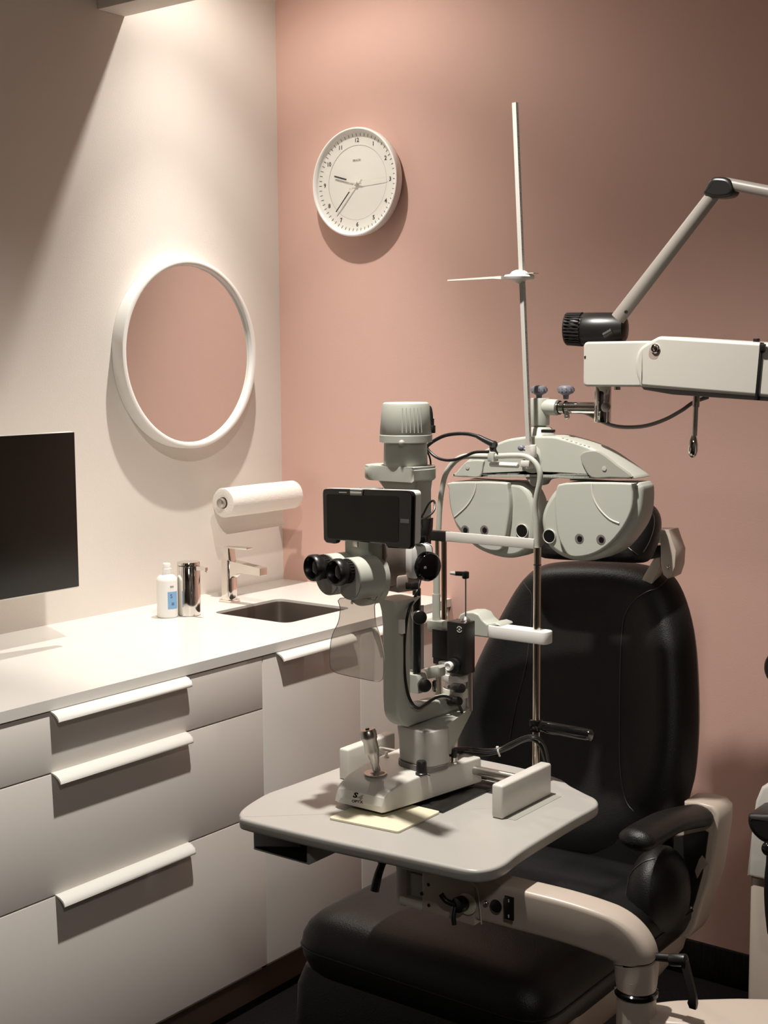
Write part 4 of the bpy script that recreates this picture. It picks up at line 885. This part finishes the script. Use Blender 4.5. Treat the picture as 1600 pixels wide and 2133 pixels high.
for nm, o_, pan, hole_, ridge in (
    ('R', rb, [(1178, 1006), (1308, 1006), (1317, 1014), (1318, 1050), (1310, 1078), (1291, 1110), (1262, 1140), (1226, 1158), (1188, 1160), (1172, 1140), (1161, 1112), (1156, 1067), (1158, 1022)], (1145, 1117), [(1233, 1008), (1236, 1035), (1249, 1060), (1270, 1081), (1290, 1090)]),
    ('L', lb_, [(940, 1004.5), (1046, 1004.5), (1057, 1016), (1061, 1054), (1057, 1093), (1050, 1130), (1040, 1148), (1010, 1145), (984, 1128), (958, 1102), (944, 1080), (937, 1052), (934, 1018)], (1088, 1106), [(992, 1007), (988, 1028), (972, 1054), (941, 1082)])):
    h_ = ph_('lens_housing', MB().prism(smooth_px(o_, PY, 3), (0, .055, 0), .006, 3, bev_back=.010), 'greywhite', angle=40)
    if nm == 'R':
        h_.data  # front faces share one plane
    cvr = ph_('front_cover', MB().prism(smooth_px(pan, PY-.0135, 3)[::1], (0, .0135, 0), 0, 3, bev_back=.0035), 'ph_cover', h_, angle=40)
    q = U(*hole_, 'y', PY-.001)
    ap = ph_('aperture_ring', MB().lathe(q+V((0, .001, 0)), (0, -1, 0), [(.0122, 0), (.0142, 0), (.0142, .003), (.0136, .0035), (.0128, .0035), (.0122, .003)], 40, ring=True), 'greywhite', h_)
    ph_('aperture', MB().cyl(q, q+V((0, -.0015, 0)), .0122, seg=36), 'gloss', ap)
    for a, b in (((1207, 1122), (1252, 1124)) if nm == 'R' else ((969, 1104), (1009, 1104))):
        q = U(a, b, 'y', PY-.0135)
        pp_ = ph_('port', MB().lathe(q+V((0, .0005, 0)), (0, -1, 0), [(.0, 0), (.0095, 0), (.0095, .0010), (.0085, .0012), (.006, .0008), (0, .0008)], 30), 'dgrey', cvr)
        ph_('port_lens', MB().lathe(q+V((.001, -.0004, 0)), (0, -1, 0), [(.0055, 0), (.005, .001), (0, .0012)], 24), 'gloss', pp_)
    seam('ridge', [cvr], ridge, cvr, r=.0016, mat='ivory')
    hu[nm] = (h_, cvr)
br = [(943, 993), (950, 983), (971, 960), (1014, 934), (1050, 917), (1080, 911), (1110, 908), (1150, 908), (1172, 913), (1209, 924), (1248, 941), (1288, 968), (1310, 985), (1322, 996.5), (1300, 997), (1186, 998), (1147, 992), (1120, 987), (1095, 987), (1072, 994), (1020, 994.5)]
brg = ph_('bridge', MB().prism(smooth_px(br, PY-.006, 3), (0, .066, 0), .004, 3, bev_back=.005), 'greywhite', angle=40)
ph_('bridge_cap', MB().prism(smooth_px([(1212, 944), (1228, 939), (1250, 942), (1285, 968), (1316, 994), (1270, 995), (1233, 995), (1217, 975), (1209, 955)], PY-.010, 3), (0, .005, 0), 0, 2, bev_back=.002), 'ph_dark', brg)
ph_('bridge_cap', MB().prism(smooth_px([(972, 961), (1005, 959), (1006, 968), (999, 993), (970, 993), (946, 991.5), (956, 978)], PY-.010, 3), (0, .005, 0), 0, 2, bev_back=.002), 'ph_cover', brg)
for a, b in ((1259, 976), (974, 973)):
    q = U(a, b, 'y', PY-.0105); ph_('cap_screw', MB().lathe(q, (0, -1, 0), [(.0025, 0), (.0042, 0), (.0045, .0008), (.0035, .001), (0, .0006)], 20), 'greywhite', brg)
mb = MB()
for a in (1172, 1181, 1190, 1200, 1209, 1217, 1226): 
    q = onto([brg], [(a, 913+(a-1172)*.33)]); 
    if q[0] is not None: mb.cbox(q[0], (.005, .0015, .0012))
ph_('print', mb, 'greyink', brg)
for a, b, c, d in ((978, 996, 1070, 1003), (1187, 999, 1288, 1004)):
    p, q = U(a, b, 'y', PY+.004), U(c, d, 'y', PY+.004); ph_('gap_strip', MB().box(p.x, q.x, PY+.004, PY+.03, min(p.z, q.z)+.0005, max(p.z, q.z)-.0015), 'black')  # black strip put in for the dark of the gap under the bridge
nk = U(1128, 950, 'y', PY+.03)
zz2 = lambda py: U(1128, py, 'y', PY+.03).z
ph_('neck', MB().lathe((nk.x, PY+.027, zz2(992)), (0, 0, 1), [(.026, 0), (.036, .012), (.040, .035), (.037, .055), (.029, .075), (.0215, zz2(892)-zz2(992)), (.018, zz2(889)-zz2(992))], 40), 'greywhite')
ph_('level_knob', MB().prism(smooth_px([(1098, 987), (1112, 984), (1146, 988), (1150, 997), (1130, 1001), (1122, 1011), (1108, 1013), (1100, 1003), (1094, 995)], PY-.004, 3), (0, .04, 0), .003), 'grey')
ph_('lever', MB().cbox(U(1142, 898, 'y', PY+.0), (.026, .01, .006), .001, rz=.1), 'black')
el = ph_('elbow', MB().cyl((nk.x-.002, PY+.027, zz2(886)), (nk.x-.002, PY+.027, zz2(829)), .0185, bev=.002).cyl((nk.x-.002, PY+.027, zz2(889.5)), (nk.x-.002, PY+.027, zz2(886)), .012), 'greywhite')
t0 = U(1128, 847, 'y', PY+.027); t1 = U(1162, 849, 'y', PY+.027); t2 = U(1245, 851, 'y', PY+.027)
ph_('sleeve', MB().cyl(t0, t1, .0155, bev=.001), 'greywhite', el)
ph_('support_tube', MB().cyl(t1-V((.004, 0, 0)), V((t2.x, t1.y, t1.z)), .0115), 'chrome', el)
for o in (.003, .016): ph_('seal_ring', MB().lathe((t1.x+o, t1.y, t1.z), (1, 0, 0), [(.0110, 0), (.0135, .0008), (.0135, .0022), (.0110, .003)], 30, ring=True), 'black', el)
for a, yy in ((1123, PY+.027), (1179, PY+.027)):
    q = U(a, 812, 'y', yy); zb_ = q.z-.022
    kb_ = ph_('clamp_knob', MB().lathe((q.x, yy, q.z-.010), (0, 0, 1), [(.005, -.008), (.006, 0), (.0145, .004), (.0155, .007), (.0155, .013), (.0135, .0165), (.008, .0185), (0, .019)], 28), 'knob', el)
    mb = MB()
    for k in range(12):
        an = 2*math.pi*k/12; mb.cyl((q.x+math.cos(an)*.0150, yy+math.sin(an)*.0150, q.z-.003), (q.x+math.cos(an)*.0150, yy+math.sin(an)*.0150, q.z+.003), .0018, seg=8)
    ph_('knob_grip', mb, 'knob', kb_)
q = U(1181, 868, 'y', PY+.02); ph_('lock_pin', MB().cyl(q+V((0, 0, .012)), q, .005).sph(q, .0055), 'steel', el)
# near point rod
ra, rb2 = U(1102.5, 946, 'y', PY-.022), U(1073, 214, 'y', PY-.060)
ax_ = (rb2-ra).normalized(); rx_ = V((1, 0, 0)); rx_ = (rx_-ax_*rx_.dot(ax_)).normalized(); ry_ = ax_.cross(rx_)
rod = ph_('near_point_rod', MB().loft([quad(ra, rx_, ry_, .0042, .0042), quad(rb2, rx_, ry_, .0042, .0042)]), 'rod')
mb = MB()
for k in range(60):
    c = ra+(rb2-ra)*(.04+.945*k/60); ln = .0018 if k % 5 else .0032
    mb.loft([[c+rx_*.0043-ry_*s0*ln+ax_*s1*.0004+rx_*s2*.0002 for s0, s1 in ((0, -1), (1, -1), (1, 1), (0, 1))] for s2 in (0, 1)])
ph_('scale_marks', mb, 'ink', rod, flat=True)
ck = ra+(rb2-ra)*.0
for k, a in enumerate((935,)): 
    q = ra+ax_*.006; cl_ = ph_('rod_clamp', MB().cyl(q+rx_*.009-ax_*.012, q+rx_*.009+ax_*.012, .0065, bev=.001).loft([quad(q-ax_*.022, rx_, ry_, .0055, .0055), quad(q+ax_*.010, rx_, ry_, .0055, .0055)]), 'ivory')
    kq = U(1086, 933, 'y', PY-.024); ph_('clamp_screw', MB().cyl(kq, q, .003).sph(kq, (.0075, .006, .0062)), 'knob', cl_)
    ph_('clamp_post', MB().cbox(U(1105, 962, 'y', PY-.014), (.012, .014, .026), .001), 'ivory', cl_)
tt_ = (ra-U(1083, 577, 'y', PY-.04)).length/(rb2-ra).length
hc = ra+(rb2-ra)*(U(1083, 577, 'y', PY-.04)-ra).length/(rb2-ra).length
hv = V((1, 0, .03)).normalized()
ch_ = ph_('card_holder', MB().lathe(hc-V((.006, 0, 0)), (.02, 0, 1), [(0, -.013), (.006, -.012), (.014, -.006), (.0275, -.004), (.029, 0), (.0275, .0035), (.018, .005), (.014, .010), (.007, .013), (0, .0135)], 36), 'ivory')
e0_ = U(1040, 576, 'y', hc.y); e1_ = U(936, 583, 'y', hc.y); fw = V((0, .014, 0))
ph_('card_arm', MB().loft([[e0_-fw*.9+V((.012, 0, 0)), e0_+fw*.9+V((.012, 0, 0)), e0_+fw*.9+V((.012, 0, -.006)), e0_-fw*.9+V((.012, 0, -.006))], [e0_-fw*.6-V((.01, 0, 0)), e0_+fw*.6-V((.01, 0, 0)), e0_+fw*.6+V((-.01, 0, -.004)), e0_-fw*.6+V((-.01, 0, -.004))], [e1_-fw*.45, e1_+fw*.45, e1_+fw*.45-V((0, 0, .0025)), e1_-fw*.45-V((0, 0, .0025))]]), 'ivory', ch_)
e2_ = U(1117, 569, 'y', hc.y); ph_('card_plate', MB().box(hc.x-.02, e2_.x, hc.y-.010, hc.y+.010, e2_.z-.0008, e2_.z+.0004), 'ivory', ch_)

# ================================================================== PHOROPTER ARM
PA = thing('phoropter_stand', 'white horizontal arm entering from the right that carries the phoropter', 'arm', (2.25, -.85, .16))
pa = lambda n, mb, mat, par=None, **k: finish(n, mb, M[mat], par or PA, **k)
a0 = U(1215, 712, 'y', -.885); a1 = U(1345, 806, 'y', -.885)
f1 = pa('front_block', MB().prism(fillet([V((a0.x, -.885, a1.z)), V((a1.x+.03, -.885, a1.z)), V((a1.x+.03, -.885, a0.z)), V((a0.x, -.885, a0.z))], .010), (0, .075, 0), .004, 3), 'armwhite')
q = U(1221, 745, 'x', a0.x); pa('hole', MB().cyl(U(1219.5, 744, 'y', -.8855), U(1219.5, 744, 'y', -.8845), .0025), 'black', f1)
mo = fillet(US([(1333, 806), (1323, 775), (1322, 748), (1331, 724), (1350, 712), (1372, 700), (1600, 714), (1900, 732), (1900, 866), (1600, 828)], 'y', -.900), [.002, .01, .01, .01, .01, .006, 0, 0, 0, 0])
f2 = pa('main_beam', MB().prism(mo, (0, .105, 0), .006, 3), 'armwhite')
pa('under_cover', MB().prism(US([(1330, 800), (1600, 818), (1900, 850), (1900, 876), (1600, 836), (1400, 822), (1340, 812)], 'y', -.893), (0, .09, 0), .003), 'dgrey', f2)
q = U(1364, 726, 'y', -.9035)
pa('pivot_cap', MB().lathe(q+V((0, .004, 0)), (0, -1, 0), [(.0085, 0), (.0085, .003), (.007, .0042), (.0045, .0036), (.0030, .0044), (.0015, .0044), (.001, .003), (0, .003)], 30), 'chrome', f2)
pa('cap_recess', MB().prism(catmull([q+V((a, .0033, b)) for a, b in ((-.0105, .002), (-.013, -.012), (-.008, -.018), (.002, -.018), (.006, -.012), (.0085, 0), (0, .008))], 4, True), (0, .0005, 0), 0), 'rosy', f2)
tx2 = U(1580, 714, 'y', -.902).x
pa('cable_tie', MB().prism([U(a, b, 'y', -.9035) for a, b in ((1583, 713), (1589, 714), (1578, 834), (1572, 833))], (0, .11, 0), .0005).cbox(U(1589, 724, 'y', -.905), (.010, .006, .012), .001).cbox(U(1576, 710, 'y', -.88), (.008, .012, .008), .001), 'black', f2)
vq = U(1256, 810, 'y', PY+.027); vz0 = U(1256, 880, 'y', PY+.027).z
vt = pa('drop_tube', MB().cyl((vq.x, PY+.027, vz0), (vq.x, PY+.027, a1.z+.002), .0162, bev=.0015), 'chrome')
q = U(1264, 848, 'y', PY+.012); pa('tube_screw', MB().cyl(q, q+V((0, -.006, 0)), .0095, bev=.001), 'steel', vt)
q = U(1286, 812, 'y', PY+.01); pa('stop_screw', MB().cyl(q, q+V((0, 0, .01)), .006), 'steel', f1)
p, q2, q = U(1451, 822, 'y', -.86), U(1447, 908, 'y', -.86), U(1443, 932, 'y', -.86)
hd_ = pa('pull_handle', MB().cyl(p, p+(q2-p)*.3, .0062).cyl(p+(q2-p)*.25, q2, .0045), 'steel', f2)
pa('handle_tip', MB().lathe(U(1445, 906, 'y', -.86), (-.03, 0, -1), [(.003, 0), (.0055, .004), (.0082, .016), (.0088, .028), (.007, .036), (.003, .040), (0, .0405)], 28), 'chrome', hd_)
pa('cable', MB().tube([U(a, b, 'y', -.83) for a, b in [(1200, 856), (1225, 862), (1250, 876), (1275, 886), (1305, 890), (1345, 887), (1385, 874), (1420, 855), (1445, 838), (1475, 827)]], .0036, 10), 'dgrey')
bx_ = U(1900, 800, 'y', -.85).x
pa('column', MB().cyl((bx_, -.85, .16), (bx_, -.85, 1.66), .05, bev=.005), 'armwhite')

# ================================================================== EXAMINATION LAMP
LP = thing('examination_lamp', 'black headed examination lamp on a jointed grey pole above the white arm', 'lamp', (2.25, -.78, 1.2))
lpf = lambda n, mb, mat, par=None, **k: finish(n, mb, M[mat], par or LP, **k)
ly = -.76
h0, h1, h2 = U(1181, 685, 'y', ly), U(1226, 686, 'y', ly), U(1303, 688, 'y', ly)
hr_ = (U(1226, 650, 'y', ly)-U(1226, 720, 'y', ly)).length/2
lh_ = lpf('lamp_head', MB().lathe(h1-V((.012, 0, 0)), V((1, .25, 0)), [(0, 0), (hr_*.93, 0), (hr_, .006), (hr_, .030), (hr_*.98, (h2-h1).length*.80), (hr_*.85, (h2-h1).length*1.02), (hr_*.6, (h2-h1).length*1.08), (0, (h2-h1).length*1.1)], 40), 'black')
lpf('lamp_face', MB().lathe(h0-V((.002, 0, 0)), V((1, .25, 0)), [(0, .004), (hr_*.80, .002), (hr_*.92, 0), (hr_*.95, .004), (hr_*.95, (h1-h0).length)], 40), 'black', lh_)
mb = MB(); dd_ = V((1, .25, 0)).normalized()
for k in range(30):
    an = 2*math.pi*k/30; pe = V((-.2425, .970, 0))*math.cos(an)+V((0, 0, 1))*math.sin(an)
    mb.cyl(h0+dd_*.001+pe*hr_*.955, h1-dd_*.012+pe*hr_*.985, .0016, seg=6)
lpf('cooling_fins', mb, 'black', lh_)
p0_, p1_ = U(1287, 664, 'y', ly-.035), U(1492, 398, 'y', ly)
pole = lpf('lower_pole', MB().cyl(p0_, p1_, .0138, .0125), 'pole')
q = U(1305, 650, 'y', ly-.043); lpf('pole_screw', MB().cyl(q, q+V((0, -.003, 0)), .003), 'black', pole)
lpf('head_lever', MB().tube([U(1275, 690, 'y', ly-.045), U(1258, 700, 'y', ly-.05)], .006, 10, n=2), 'black', lh_)
e_ = [(1464, 404), (1470, 388), (1479, 373), (1490, 368), (1512, 370), (1524, 380), (1526, 398), (1517, 409), (1490, 412)]
lpf('elbow_joint', MB().prism(smooth_px(e_, ly-.018, 3), (0, .036, 0), .006, 3), 'black')
p2_, p3_ = U(1513, 382, 'y', ly-.004), U(1600, 399, 'y', ly-.004)
lpf('upper_pole', MB().cyl(p2_, p2_+(p3_-p2_)*4.2, .0105, .0118), 'pole')
ce = p2_+(p3_-p2_)*4.1
lpf('mast', MB().cyl((ce.x, ly-.004, 1.1), (ce.x, ly-.004, ce.z+.03), .016).cbox(((ce.x+bx_)/2, (ly-.85)/2, 1.2), (abs(ce.x-bx_)+.03, .12, .03), .004), 'pole')
